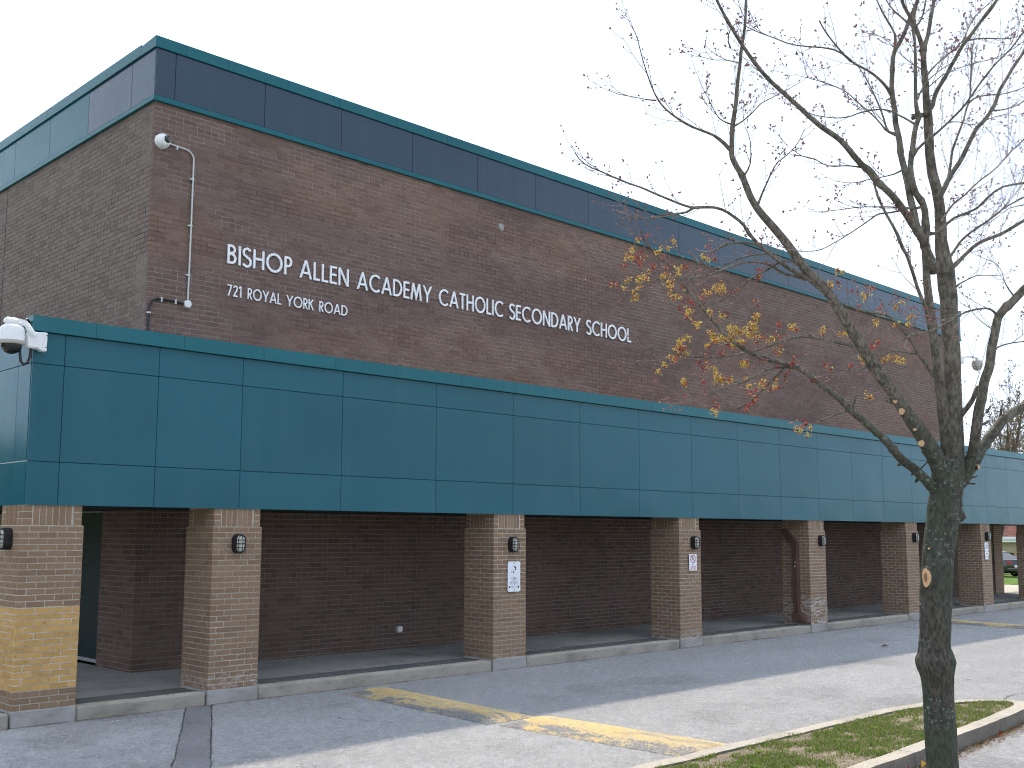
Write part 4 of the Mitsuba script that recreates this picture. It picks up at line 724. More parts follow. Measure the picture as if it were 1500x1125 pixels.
# ---------------------------------------------------------------- the school building
SB = 'school_building'
lab(SB, 'long brown brick school building with a teal panelled canopy on brick pillars', 'building')
YW, XB, XR = 2.35, 2.445, 29.81
Z_TOP, Z_COP, Z_TRIM1, Z_TRIM0 = 9.13, 8.965, 8.262, 8.175
PROUD, JOINT = .002, .010


def brick_rows(length, z0, z1, course, unit, header_every=0, phase=0, start=0.0):
    """(u0, u1, z0, z1) of the bricks of a wall length metres long."""
    out = []
    n = int(round((z1 - z0) / course))
    for r in range(n):
        zz = z0 + r * course
        if header_every and r % header_every == header_every - 1:
            L, off = unit / 2, 0.0
        else:
            L, off = unit, (r + phase) % 2 * unit / 2
        u = -off
        while u < length - .012:
            a, b = max(u, 0.0), min(u + L - JOINT, length)
            if b - a > .02:
                out.append((a + start, b + start, zz, zz + course - JOINT))
            u += L
    return np.array(out)


def brick_mesh(rows, face, pos, depth=.05, skip_back=True):
    """One mesh of bricks. face '-y': u is x and the face looks to -y at y = pos; '-x': u is y, looks to -x at x = pos; '+x' likewise."""
    n = len(rows)
    j = rng.uniform(-.0015, .0022, n)
    tone = rng.uniform(0, 1, (n, 2))
    a = np.zeros((n, 6))
    if face == '-y':
        a[:, 0], a[:, 1], a[:, 2], a[:, 3] = rows[:, 0], rows[:, 1], pos - j, pos + depth
    elif face == '-x':
        a[:, 0], a[:, 1], a[:, 2], a[:, 3] = pos - j, pos + depth, rows[:, 0], rows[:, 1]
    else:
        a[:, 0], a[:, 1], a[:, 2], a[:, 3] = pos - depth, pos + j, rows[:, 0], rows[:, 1]
    a[:, 4], a[:, 5] = rows[:, 2] + rng.uniform(-.0008, .0008, n), rows[:, 3] + rng.uniform(-.0008, .0008, n)
    return boxes(a), np.repeat(tone, 8, axis=0)


# main walls: a mortar body with the bricks standing 6 mm proud of it
CW, UW = .0735, .226
MB = PROUD + .002
wall = SB + '__wall'
put(wall, bx(XB + MB, XR, YW + MB, YW + .4, 4.0, Z_TRIM0 + .04), 'mortar_upper', label='dark red-brown brick front wall above the canopy')
rows = brick_rows(XR - XB, 4.0, Z_TRIM0 + .01, CW, UW, 6, 0, XB)
m, uv = brick_mesh(rows, '-y', YW)
put(wall + '__brick', m, 'brick_upper', uv=uv, kind='stuff')
put(wall + '__movement_joint', bx(11.836, 11.845, YW - .0026, YW + .004, 4.0, Z_TRIM0), 'mortar_arcade')
wl = SB + '__side_wall'
put(wl, bx(XB + MB, XB + .4, YW + .41, 24, 4.0, Z_TRIM0 + .04), 'mortar_left', label='greyer brick end wall on the left')
rows = brick_rows(14.0, 4.0, Z_TRIM0 + .01, CW, UW, 6, 1, YW + .052)
m, uv = brick_mesh(rows, '-x', XB)
put(wl + '__brick', m, 'brick_left', uv=uv, kind='stuff')
put(wl + '__movement_joint', bx(XB - .003, XB + .004, 7.99, 8.006, 4.0, Z_TRIM0), 'joint_dark')
put(SB + '__end_wall', bx(XR - .4, XR + .001, YW + .41, 24, 2.4, Z_TRIM0 + .04), 'brick_upper')
put(SB + '__rear_wall', bx(XB + .005, XR - .005, 24.001, 24.3, -.1, Z_TRIM0 + .1), 'brick_upper')
put(SB + '__roof', bx(XB + .05, XR - .05, YW + .05, 24, Z_TRIM0 + .1, Z_TOP - .12), 'roof_membrane')
# arcade walls under the canopy
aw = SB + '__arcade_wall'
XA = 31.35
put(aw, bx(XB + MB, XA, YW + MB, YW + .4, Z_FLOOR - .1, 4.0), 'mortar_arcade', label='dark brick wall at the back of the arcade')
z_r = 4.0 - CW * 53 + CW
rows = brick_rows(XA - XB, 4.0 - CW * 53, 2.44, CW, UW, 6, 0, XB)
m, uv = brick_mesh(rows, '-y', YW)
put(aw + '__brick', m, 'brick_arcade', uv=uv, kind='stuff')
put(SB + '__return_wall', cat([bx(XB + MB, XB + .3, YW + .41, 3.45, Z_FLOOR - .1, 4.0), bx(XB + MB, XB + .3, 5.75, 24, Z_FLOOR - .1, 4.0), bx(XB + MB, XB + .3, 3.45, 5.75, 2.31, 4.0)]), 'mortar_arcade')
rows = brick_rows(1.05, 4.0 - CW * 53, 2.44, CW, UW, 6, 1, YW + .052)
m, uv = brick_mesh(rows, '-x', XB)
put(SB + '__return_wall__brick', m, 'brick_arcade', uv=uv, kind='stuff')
for i in range(2):
    y0 = 3.47 + i * 1.14
    k = put(SB + '__door', rbox(XB + .10, XB + .145, y0, y0 + 1.12, Z_FLOOR + .012, 2.308, .004), 'door_green', **({'label': 'tall dark green entrance door'} if i == 0 else {}))
    put(k + '__sweep', bx(XB + .088, XB + .10, y0 + .03, y0 + 1.09, Z_FLOOR + .012, Z_FLOOR + .06), 'aluminium')
    put(k + '__handle', tube([(XB + .1, y0 + (1.0 if i == 0 else .12), .95), (XB + .05, y0 + (1.0 if i == 0 else .12), .97), (XB + .05, y0 + (1.0 if i == 0 else .12), 1.2), (XB + .1, y0 + (1.0 if i == 0 else .12), 1.22)], .011), 'aluminium', smooth=True)
# pale efflorescence line at the foot of the back wall is bare mortar fillet
fil = []
for a, b in ((4.3, 5.1), (5.1, 5.9), (9.3, 11.4), (13.2, 15.7), (17.6, 20.3), (22.3, 24.4)):
    fil.append(flat_strip([(x, YW - .012) for x in np.linspace(a, b, 30)], .004 + .010 * rng.random(30), Z_FLOOR + .004))
off, V, F = 0, [], []
for v, f in fil:
    V.append(v); F.append(f + off); off += len(v)
put(aw + '__mortar_fillet', (np.vstack(V), np.vstack(F)), 'white_letter' if False else 'mortar_pillar')
# brick pier at the far end of the back wall
pier = SB + '__end_pier'
PX0, PX1 = 31.62, 32.30
put(pier, bx(PX0 + MB, PX1 - MB, YW - .05 + MB, YW + .6, Z_FLOOR - .1, 4.0), 'mortar_pillar')
m, uv = brick_mesh(brick_rows(PX1 - PX0, Z_FLOOR, 2.42, .0666, .203, 0, 0, PX0), '-y', YW - .05)
put(pier + '__brick', m, 'brick_pillar', uv=uv, kind='stuff')
put(SB + '__side_door', bx(XA + .003, PX0 - .003, YW + .25, YW + .3, Z_FLOOR - .05, 2.4), 'door_green')

# parapet of the main block
par = SB + '__parapet'
lab(par, 'dark slate-blue parapet band with teal copings')
put(par, cat([bx(XB - .012, XR + .012, YW - .012, YW + .3, Z_TRIM0 + .05, Z_COP + .1), bx(XB - .012, XB + .3, YW + .301, 24, Z_TRIM0 + .05, Z_COP + .1), bx(XR - .3, XR + .012, YW + .301, 24, Z_TRIM0 + .05, Z_COP + .1)]), 'joint_dark')
K = lambda x: -4.381 + (x + 4.381) * .9787
jf = [XB - .03, K(2.88), K(4.41), K(5.89), K(7.43), K(9.01), K(10.58), K(12.16), K(13.74), K(15.3)]
while jf[-1] < XR - 1.6:
    jf.append(jf[-1] + 1.53)
jf.append(XR + .03)


def panel_uv(m):
    return np.tile(rng.uniform(0, 1, 2), (len(m.vertices), 1))


def panel(parent, name, m, mat):
    m = trimesh.Trimesh(np.array(m.vertices)[m.faces].reshape(-1, 3), np.arange(len(m.faces) * 3).reshape(-1, 3), process=False)
    return put(parent + '__' + name, m, mat, uv=panel_uv(m))


for a, b in zip(jf[:-1], jf[1:]):
    panel(par, 'panel', rbox(a + .004, b - .004, YW - .03, YW - .014, Z_TRIM1, Z_COP, .004), 'slate_panel')
jl = [YW - .03, YW + .72, YW + .72 + 1.5, YW + 3.75, YW + 5.3, YW + 6.85, YW + 8.4, YW + 9.95, YW + 11.5]
for i, (a, b) in enumerate(zip(jl[:-1], jl[1:])):
    panel(par, 'panel', rbox(XB - .03, XB - .014, a + (.018 if i == 0 else .004), b - .004, Z_TRIM1, Z_COP, .004), 'slate_panel' if i < 2 else 'teal_panel')
jc = [XB - .06, K(3.02), K(3.73), K(4.81), K(5.82), K(7.03), K(8.23), K(9.38), K(10.52), K(11.67), K(12.82)]
while jc[-1] < XR - 1.2:
    jc.append(jc[-1] + 1.13)
jc.append(XR + .06)
for a, b in zip(jc[:-1], jc[1:]):
    m = trimesh.convex.convex_hull(np.array([(x, y, z) for x in (a + .002, b - .002) for y, z in ((YW - .06, Z_COP + .002), (YW - .06, Z_TOP), (YW + .4, Z_TOP - .03), (YW + .4, Z_COP + .002), (YW - .03, Z_COP + .002))]))
    panel(par, 'coping', m, 'teal_trim')
for i in range(11):
    a, b = YW + .402 + i * 1.15, YW + .402 + (i + 1) * 1.15
    m = trimesh.convex.convex_hull(np.array([(x, y, z) for y in (a + .001, b - .002) for x, z in ((XB - .06, Z_COP + .002), (XB - .06, Z_TOP), (XB + .4, Z_TOP - .03), (XB + .4, Z_COP + .002), (XB - .03, Z_COP + .003))]))
    panel(par, 'coping', m, 'teal_trim')
put(par + '__trim', cat([rbox(XB - .052, XR + .05, YW - .05, YW + .1, Z_TRIM0, Z_TRIM0 + .03, .004), rbox(XB - .04, XR + .04, YW - .038, YW + .1, Z_TRIM0 + .031, Z_TRIM1 - .004, .004),
                         rbox(XB - .05, XB + .1, YW - .051, 24, Z_TRIM0 + .001, Z_TRIM0 + .029, .004), rbox(XB - .039, XB + .1, YW - .039, 24, Z_TRIM0 + .032, Z_TRIM1 - .005, .004)]), 'teal_trim')

# canopy
can = SB + '__canopy'
CX, CXR = .045, 38.2
ZC = [2.318, 2.785, 3.845, 4.195]
Z_CT = 4.362
put(can, cat([bx(CX + .02, CXR, .022, YW + .02, Z_SOF + .03, 4.19), bx(CX + .021, XB + .02, YW + .03, 24, Z_SOF + .03, 4.19)]), 'joint_dark', label='teal metal panel canopy running round the building')
put(can + '__soffit', cat([bx(CX + .03, CXR, .12, YW, Z_SOF + .012, Z_SOF + .028), bx(CX + .031, XB - .02, YW + .001, 24, Z_SOF + .013, Z_SOF + .027)]), 'soffit_paint')
put(can + '__roof', cat([bx(CX + .04, CXR, .05, YW - .02, 4.191, 4.24), bx(CX + .041, XB - .02, YW - .019, 24, 4.192, 4.238)]), 'roof_membrane')
jp = [CX, .394, 1.504, 2.618, 4.139, 5.797, 7.362, 8.912, 10.465, 11.998, 13.518, 15.036, 16.536, 17.999]
while jp[-1] < CXR - 1.6:
    jp.append(jp[-1] + 1.475)
jp.append(CXR)
for r in range(3):
    for a, b in zip(jp[:-1], jp[1:]):
        panel(can, 'panel', rbox(a + .0032, b - .0032, -.002, .02, ZC[r] + (.0032 if r else 0), ZC[r + 1] - .0032, .002), 'teal_panel')
jq = [.022, .374, 1.9, 3.43, 4.96, 6.5, 8.0, 9.5, 11.0, 12.5]
for r in range(3):
    for a, b in zip(jq[:-1], jq[1:]):
        panel(can, 'panel', rbox(CX - .002, CX + .018, a + .003, b - .003, ZC[r] + (.0032 if r else 0), ZC[r + 1] - .0032, .002), 'teal_panel')
put(can + '__joint_highlight', bx(CX - .004, CX + .012, .01, 12.5, ZC[1] - .004, ZC[1] + .004), 'aluminium')  # bright metal strip added to stand for the highlight along this joint
jcc = [CX - .03, .72, 1.79, 2.88, 3.98, 5.11, 6.24, 7.38, 8.51, 9.66, 10.8, 11.96, 13.09, 14.21, 15.3]
while jcc[-1] < CXR - 1.1:
    jcc.append(jcc[-1] + 1.11)
jcc.append(CXR)
for a, b in zip(jcc[:-1], jcc[1:]):
    m = trimesh.convex.convex_hull(np.array([(x, y, z) for x in (a + .002, b - .002) for y, z in ((-.035, 4.20), (-.05, 4.197), (-.05, 4.206), (-.035, 4.212), (-.035, Z_CT), (.35, Z_CT - .02), (.35, 4.2), (0, 4.2))]))
    panel(can, 'coping', m, 'teal_trim')
    panel(can, 'drip_edge', bx(a + .002, b - .002, -.056, -.034, 4.192, 4.206), 'teal_trim')
for i in range(9):
    a, b = .352 + i * 1.2, .352 + (i + 1) * 1.2
    m = trimesh.convex.convex_hull(np.array([(x, y, z) for y in (a + .001, b - .002) for x, z in ((CX - .03, 4.2), (CX - .03, Z_CT), (CX + .35, Z_CT - .018), (CX + .35, 4.2), (CX, 4.2))]))
    panel(can, 'coping', m, 'teal_trim')

# brick pillars
CP, UP = .0666, .2
N_COURSE = 29
Z0P = .17
n_single = 0
big_bricks = []
for i, (a, b) in enumerate(PILLARS):
    W = b - a
    pk = key_for(SB + '__pillar')
    scene[pk] = mikit.ply(cat([bx(a + MB, b - MB, MB + .004, PD - .002, Z0P, Z_SOLD), bx(a + .02 + MB, b - .02 - MB, .02 + MB, PD - .02, Z_SOLD, Z_SOF + .02)]), 'mortar_pillar')
    if i == 0:
        lab(pk, 'nearest brick pillar with a yellow painted band')
    # concrete plinth
    m = rbox(a - .004, b + .004, -.006, PD, -.15, Z0P, .008).subdivide_to_size(.16)
    v = np.array(m.vertices)
    v[:, 1] += (meshkit.fbm(v * 5, 3, i) - .5) * .012 * (v[:, 1] < .05)
    v[:, 2] += (meshkit.fbm(v * 4, 3, i + 20) - .5) * .016 * (v[:, 2] > .1)
    put(pk + '__plinth', trimesh.Trimesh(v, m.faces, process=False), 'concrete_plinth', smooth=35)
    y_face = .006
    front, left, rightb = [], [], []
    for r in range(N_COURSE):
        z0, z1 = Z0P + r * CP, Z0P + (r + 1) * CP - JOINT
        off = UP * (.45 if r % 2 == 0 else .95)
        cuts = [0.0]
        u = off
        while u < W - .03:
            cuts.append(u); u += UP
        cuts.append(W + JOINT)
        for c0, c1 in zip(cuts[:-1], cuts[1:]):
            front.append((a + c0, a + c1 - JOINT, z0, z1))
        u = .1 if r % 2 else .0
        cuts = [.098]
        u = .098 + (UP * .5 if r % 2 == 0 else UP)
        while u < PD - .03:
            cuts.append(u); u += UP
        cuts.append(PD + JOINT)
        for c0, c1 in zip(cuts[:-1], cuts[1:]):
            left.append((c0 + .004, c1 - JOINT, z0, z1))
    yel = lambda z: Z0P + 3 * CP - .001 <= z < Z0P + 16 * CP - .001
    # the soldier course on top, its corners of stacked headers
    sold = []
    for q_ in range(3):
        zz = Z_SOLD + q_ * .0727 + .004
        sold += [(a + .02, a + .11, zz, zz + .0627), (b - .11, b - .02, zz, zz + .0627)]
    n = int(round((W - .26) / CP))
    wsp = (W - .26 + .01) / n
    for q_ in range(n):
        sold.append((a + .12 + .005 + q_ * wsp, a + .12 + .005 + (q_ + 1) * wsp - JOINT, Z_SOLD + .004, Z_SOF - .004))
    soldl = []
    for q_ in range(3):
        zz = Z_SOLD + q_ * .0727 + .004
        soldl += [(.12, .21, zz, zz + .0627), (PD - .11, PD - .02, zz, zz + .0627)]
    n = int(round((PD - .35) / CP)); wsp = (PD - .35 + .01) / n
    for q_ in range(n):
        soldl.append((.22 + q_ * wsp, .22 + (q_ + 1) * wsp - JOINT, Z_SOLD + .004, Z_SOF - .004))
    allf = [(f_, '-y', y_face, .088) for f_ in front] + [(f_, '-y', .0215, .088) for f_ in sold]
    alll = [(f_, '-x', a, .06) for f_ in left] + [(f_, '-x', a + .02, .06) for f_ in soldl]
    single = allf + alll if i == 0 else allf[:60] if i == 1 else []
    rest = [x for x in allf + alll if x not in single] if i < 2 else allf + alll
    for row, face, pos, dep in single:
        if n_single >= 300:
            rest.append((row, face, pos, dep)); continue
        n_single += 1
        m, uv = brick_mesh(np.array([row]), face, pos, dep)
        big_bricks.append((pk + '__brick', m, uv, 'brick_yellow_paint' if i == 0 and yel(row[2]) else 'brick_pillar'))
    groups = {}
    for row, face, pos, dep in rest:
        groups.setdefault(('brick_yellow_paint' if i == 0 and yel(row[2]) else 'brick_pillar', face, pos, dep), []).append(row)
    ms = {}
    for (mat, face, pos, dep), rr in groups.items():
        ms.setdefault(mat, []).append(brick_mesh(np.array(rr), face, pos, dep))
    rb = [(c0, c1, z0, z1) for c0, c1, z0, z1 in left]
    ms.setdefault('brick_pillar', []).append(brick_mesh(np.array(rb), '+x', b, .06))
    for mat, l in ms.items():
        big_bricks.append((pk + '__brick', cat([x[0] for x in l]), np.vstack([x[1] for x in l]), mat, 'stuff'))
for e in big_bricks:
    put(e[0], e[1], e[3], uv=e[2], **({'kind': 'stuff'} if len(e) > 4 else {}))
# paint that ran over the mortar of the first pillar is thin: a yellow-grey mortar skin
put(SB + '__pillar__painted_mortar', cat([bx(PILLARS[0][0] + MB - .0012, PILLARS[0][1] - MB + .0012, MB + .0037, .05, Z0P + 3 * CP, Z0P + 16 * CP - .012), bx(PILLARS[0][0] + MB - .0012, PILLARS[0][0] + .05, .051, PD - .004, Z0P + 3 * CP, Z0P + 16 * CP - .012)]), 'mortar_painted')

# ---------------------------------------------------------------- lettering on the front wall (geometric capitals, cap height 1)
SW = .12


def arc(cx, cy, rx, ry, a0, a1, n=26):
    t = np.radians(np.linspace(a0, a1, n))
    return list(zip(cx + rx * np.cos(t), cy + ry * np.sin(t)))


def glyph(c):
    h = SW / 2
    S = lambda *p: LineString(p).buffer(h, cap_style=2, join_style=2, mitre_limit=6)
    P = lambda pts: LineString(pts).buffer(h, cap_style=2, join_style=1, quad_segs=8)
    clip = lambda g, w: g.intersection(sbox(-1, 0, 3, 1))
    if c == 'O':
        return Point(.5, .5).buffer(1, quad_segs=24).intersection(sbox(-2, -2, 3, 3)) and affinity.scale(Point(.5, .5).buffer(.5, quad_segs=24), 1.0, 1.04).difference(affinity.scale(Point(.5, .5).buffer(.5 - SW, quad_segs=24), 1.0, 1.04)), 1.0
    if c == 'C':
        return P(arc(.5 - .0, .5, .5 - h, .52 - h, 48, 312)), .84
    if c == 'I':
        return S((h, 0), (h, 1)), SW
    if c == 'L':
        return S((h, 1), (h, h), (.43, h)), .43
    if c == 'H':
        return unary_union([S((h, 0), (h, 1)), S((.66 - h, 0), (.66 - h, 1)), S((h, .52), (.6, .52))]), .66
    if c == 'E':
        return unary_union([S((h, 0), (h, 1)), S((0, 1 - h), (.47, 1 - h)), S((0, .52), (.45, .52)), S((0, h), (.47, h))]), .47
    if c == 'T':
        return unary_union([S((.26, 0), (.26, 1)), S((0, 1 - h), (.52, 1 - h))]), .52
    if c == 'N':
        return unary_union([S((h, 0), (h, 1)), S((.72 - h, 0), (.72 - h, 1)), clip(S((h - .03, 1.06), (.72 - h + .03, -.06)), 1)]), .72
    if c == 'A':
        return unary_union([clip(S((.02, -.1), (.40, 1.0), (.78, -.1)).intersection(sbox(-1, 0, 3, 1.03)), 1), S((.17, .30), (.63, .30))]), .80
    if c == 'M':
        return clip(S((.03, -.1), (.20, 1.0), (.45, .16), (.70, 1.0), (.87, -.1)), 1), .90
    if c == 'Y':
        return unary_union([S((.36, 0), (.36, .46)), clip(S((-.02, 1.1), (.36, .42), (.74, 1.1)), 1)]), .72
    if c == 'K':
        return unary_union([S((h, 0), (h, 1)), clip(S((.60, 1.1), (.14, .52)), 1), clip(S((.22, .60), (.64, -.1)), 1)]), .60
    if c == 'D':
        return unary_union([S((h, 0), (h, 1)), P([(0, 1 - h), (.22, 1 - h)] + arc(.24, .5, .48 - h, .5 - h, 90, -90) + [(.22, h), (0, h)])]), .72
    if c == 'P':
        return unary_union([S((h, 0), (h, 1)), P([(0, 1 - h), (.22, 1 - h)] + arc(.22, .71, .26 - h, .29 - h, 90, -90) + [(0, .42 + h)])]), .48
    if c == 'R':
        return unary_union([S((h, 0), (h, 1)), P([(0, 1 - h), (.22, 1 - h)] + arc(.22, .71, .26 - h, .29 - h, 90, -90) + [(0, .42 + h)]), clip(S((.17, .52), (.52, -.1)), 1)]), .50
    if c == 'B':
        return unary_union([S((h, 0), (h, 1)), P([(0, 1 - h), (.22, 1 - h)] + arc(.22, .75, .25 - h, .25 - h, 90, -90) + [(0, .5 + h)]), P([(0, .57 - h), (.24, .57 - h)] + arc(.24, .285, .28 - h, .285 - h, 90, -90) + [(0, h)])]), .52
    if c == 'S':
        return P(arc(.25, .745, .21, .21, 30, 250)[:-2] + arc(.24, .255, .235, .235, 75, -150)), .50
    if c == '7':
        return unary_union([S((0, 1 - h), (.5, 1 - h)), clip(S((.10, -.1), (.47, 1.0)), 1)]), .52
    if c == '2':
        return unary_union([P(arc(.26, .74, .20, .20, 165, -30) + [(.12, .10)]), S((.02, h), (.52, h))]), .54
    if c == '1':
        return unary_union([S((.2, 0), (.2, 1)), clip(S((.0, .80), (.2, 1.02)), 1)]), .27
    raise KeyError(c)


def lettering(key, words, z_of, height, depth, space, mat='white_letter'):
    for word, x0, x1 in words:
        gl = [glyph(c) for c in word]
        nat = sum(w for _, w in gl) + space * (len(word) - 1)
        sx = (x1 - x0) / nat
        u = 0.0
        for g, w in gl:
            m = extrude(affinity.scale(affinity.translate(g.simplify(.002), u, 0), sx, height, origin=(0, 0)), depth)
            xc = x0 + sx * (u + w / 2)
            put(key + '__letter', stand(m, x0, YW - .012, z_of(xc)), mat)
            u += w + space


KX = lambda x: -4.381 + (x + 4.381) * .9787
KZ = lambda z: 2.035 + (z - 2.035) * .9787
nm = thing('school_name_lettering', 'long upper row of white raised capitals spelling the school name on the brick wall', 'lettering')
lettering(nm, [(w, KX(a), KX(b)) for w, a, b in (('BISHOP', 3.84, 4.99), ('ALLEN', 5.14, 6.10), ('ACADEMY', 6.28, 7.91), ('CATHOLIC', 8.09, 9.70), ('SECONDARY', 9.87, 11.90), ('SCHOOL', 12.09, 13.53))],
          lambda x: KZ(6.098), .292, .022, .13)
ad = thing('address_lettering', 'short lower row of smaller white raised characters giving the street address', 'lettering')
lettering(ad, [(w, KX(a), KX(b)) for w, a, b in (('721', 3.86, 4.10), ('ROYAL', 4.21, 4.81), ('YORK', 4.91, 5.42), ('ROAD', 5.53, 6.09))], lambda x: KZ(5.60), .17, .016, .13)

# ---------------------------------------------------------------- oval bulkhead lamps on the pillars


def capsule(w, h, d, r=.0, n=10):
    g = LineString([(0, -(h - w) / 2), (0, (h - w) / 2)]).buffer(w / 2, quad_segs=n)
    return extrude(g, d)


def lamp(x, z, label, face='-y', y0=.006):
    k = thing('wall_lamp', label, 'wall lamp', 'caged oval lamps on the brick pillars')
    base = capsule(.135, .235, .07)
    rim = extrude(LineString([(0, -.05), (0, .05)]).buffer(.0675, quad_segs=10).difference(LineString([(0, -.05), (0, .05)]).buffer(.052, quad_segs=10)), .02)
    rim.apply_translation([0, 0, .071])
    lens = capsule(.098, .196, .03)
    L2 = capsule(.082, .178, .022); L2.apply_translation([0, 0, .031])
    L3 = capsule(.056, .15, .012); L3.apply_translation([0, 0, .053])
    lens = cat([lens, L2, L3]); lens.apply_translation([0, 0, .062])
    bars = [tube([(-.062, 0, .05), (-.05, 0, .105), (0, 0, .122), (.05, 0, .105), (.062, 0, .05)], .0055, 6),
            tube([(-.062, .045, .05), (-.05, .045, .10), (0, .045, .116), (.05, .045, .10), (.062, .045, .05)], .0045, 6),
            tube([(-.062, -.045, .05), (-.05, -.045, .10), (0, -.045, .116), (.05, -.045, .10), (.062, -.045, .05)], .0045, 6),
            tube([(0, .112, .05), (0, .095, .105), (0, .05, .124), (0, -.05, .124), (0, -.095, .105), (0, -.112, .05)], .0055, 6)]
    ringb = []
    t = np.linspace(0, 2 * np.pi, 30)
    ringb = tube([(.05 * math.cos(q), .05 * math.sin(q) + (.05 if math.sin(q) > 0 else -.05), .104) for q in t], .0045, 5, cap=False)
    cage = cat(bars + [ringb])
    cage.apply_translation([0, 0, .022])

    def place(m):
        if face == '-y':
            return stand(m, x, y0, z)
        v = np.array(m.vertices)       # a lamp on a face that looks to -x
        return trimesh.Trimesh(np.stack([y0 - v[:, 2], x - v[:, 0], v[:, 1] + z], 1), m.faces, process=False)
    put(k + '__base', place(cat([base, rim])), 'black_plastic')
    put(k + '__lens', place(lens), 'lamp_glass')
    put(k + '__cage', place(cage), 'black_plastic', smooth=40)


lamp(.30, 1.955, 'black caged oval lamp on the side of the yellow painted pillar', '-x', .03)
for x, z, l in ((2.606, 1.895, 'black caged oval lamp on the second brick pillar, no sign under it'), (7.331, 1.86, 'black caged oval lamp above the fire route sign on the third pillar'),
                (12.003, 1.87, 'black caged oval lamp above the red-ringed no parking sign'), (16.541, 1.893, 'black caged oval lamp on the pillar with the brown pipe casing'),
                (20.95, 1.955, 'black caged oval lamp on the pillar just left of the tree trunk'), (25.25, 1.985, 'black caged oval lamp on the pillar right of the tree trunk')):
    lamp(x, z, l)

# ---------------------------------------------------------------- signs


def round_rect(w, h, r):
    return sbox(-w / 2 + r, -h / 2 + r, w / 2 - r, h / 2 - r).buffer(r, quad_segs=6)


def printed(parent, name, poly, x, y, z, mat):
    m = extrude(poly, .0008)
    return put(parent + '__' + name, stand(m, x, y, z), mat)


def words(parent, text, height, x, y, z, mat, width=None, bold=False):
    m = meshkit.text_mesh(text, height, .0008, bold)
    b = m.bounds
    sx = 1 if width is None else width / (b[1, 0] - b[0, 0])
    m.apply_transform(np.diag([sx, 1, 1, 1]))
    b = m.bounds
    m.apply_translation([-(b[0, 0] + b[1, 0]) / 2, 0, 0])
    put(parent + '__print', stand(m, x, y, z), mat)


def fire_sign(x, z, w, h, label, red):
    k = thing('fire_route_sign', label, 'sign')
    y = -.012
    put(k + '__plate', stand(extrude(round_rect(w, h, .03), .004), x, y, z), 'sign_white')
    yp = y - .0045
    s = h / .46
    for dz in (.205, -.2):
        put(k + '__bolt', stand(lathe([(0, 0), (.009, 0), (.008, .004), (0, .006)], 10), x, yp, z + dz * s), 'black_plastic')
    # the P, its stem broken where the faded ring's slash crosses it
    bow = LineString([(-.014, .044)] + arc(.012, .020, .024, .024, 90, -75, 14)).buffer(.0095, cap_style=2)
    stem = sbox(-.019, -.054, -.002, -.010)
    printed(k, 'print', affinity.translate(unary_union([affinity.scale(bow, s, s, origin=(0, 0)), affinity.scale(stem, s, s, origin=(0, 0))]), .003, 0), x, yp, z + .105 * s, 'print_black')
    printed(k, 'print', affinity.scale(sbox(-.058, -.048, -.046, -.012), s, s, origin=(0, 0)), x, yp, z + .105 * s, 'print_faded' if not red else 'print_red')
    if red:
        ringp = Point(0, 0).buffer(.068 * s).difference(Point(0, 0).buffer(.058 * s))
        printed(k, 'print', unary_union([ringp.difference(sbox(-1, -1, 0, 1)), LineString([(-.045 * s, .045 * s), (.045 * s, -.045 * s)]).buffer(.006)]), x, yp - .001, z + .105 * s, 'print_red')
    words(k, 'FIRE', .046 * s, x, yp, z - .055 * s, 'print_grey', .105 * w / .26)
    words(k, 'ROUTE', .046 * s, x, yp, z - .118 * s, 'print_grey', .15 * w / .26)
    for sg in (-1, 1):
        tri = Polygon([(sg * .112 * w / .26, 0), (sg * .078 * w / .26, .026), (sg * .082 * w / .26, -.026)])
        printed(k, 'print', tri, x, yp, z - .158 * s, 'print_black')
    for dz in (-.148, -.168):
        printed(k, 'print', unary_union([sbox(-.055 + q * .022, -.0035, -.055 + q * .022 + .015, .0035) for q in range(5)]), x, yp, z + dz * s, 'print_grey')


fire_sign(7.375, 1.375, .265, .455, 'white fire route sign with black arrows on the third pillar', False)
fire_sign(25.215, 1.60, .24, .45, 'white fire route sign on the pillar right of the tree trunk', True)
np_ = thing('no_parking_sign', 'small white no parking sign with a red ring on the fourth pillar', 'sign')
nx, nz, yy = 11.975, 1.516, -.012
put(np_ + '__plate', stand(extrude(round_rect(.235, .30, .008), .004), nx, yy, nz), 'sign_white')
printed(np_, 'print', Point(0, 0).buffer(.078).difference(Point(0, 0).buffer(.063)), nx, yy - .0045, nz + .06, 'print_red')
pg = glyph('P')[0]
printed(np_, 'print', affinity.translate(affinity.scale(pg, .08, .085, origin=(0, 0)), -.017, -.042), nx, yy - .0045, nz + .06, 'print_black')
printed(np_, 'print', LineString([(-.05, .05), (.05, -.05)]).buffer(.0065), nx, yy - .0056, nz + .06, 'print_red')
words(np_, 'NO', .028, nx, yy - .0045, nz - .062, 'print_red', .05)
words(np_, 'PARKING', .028, nx, yy - .0045, nz - .099, 'print_red', .17)
words(np_, 'ANYTIME', .026, nx, yy - .0045, nz - .136, 'print_red', .17)

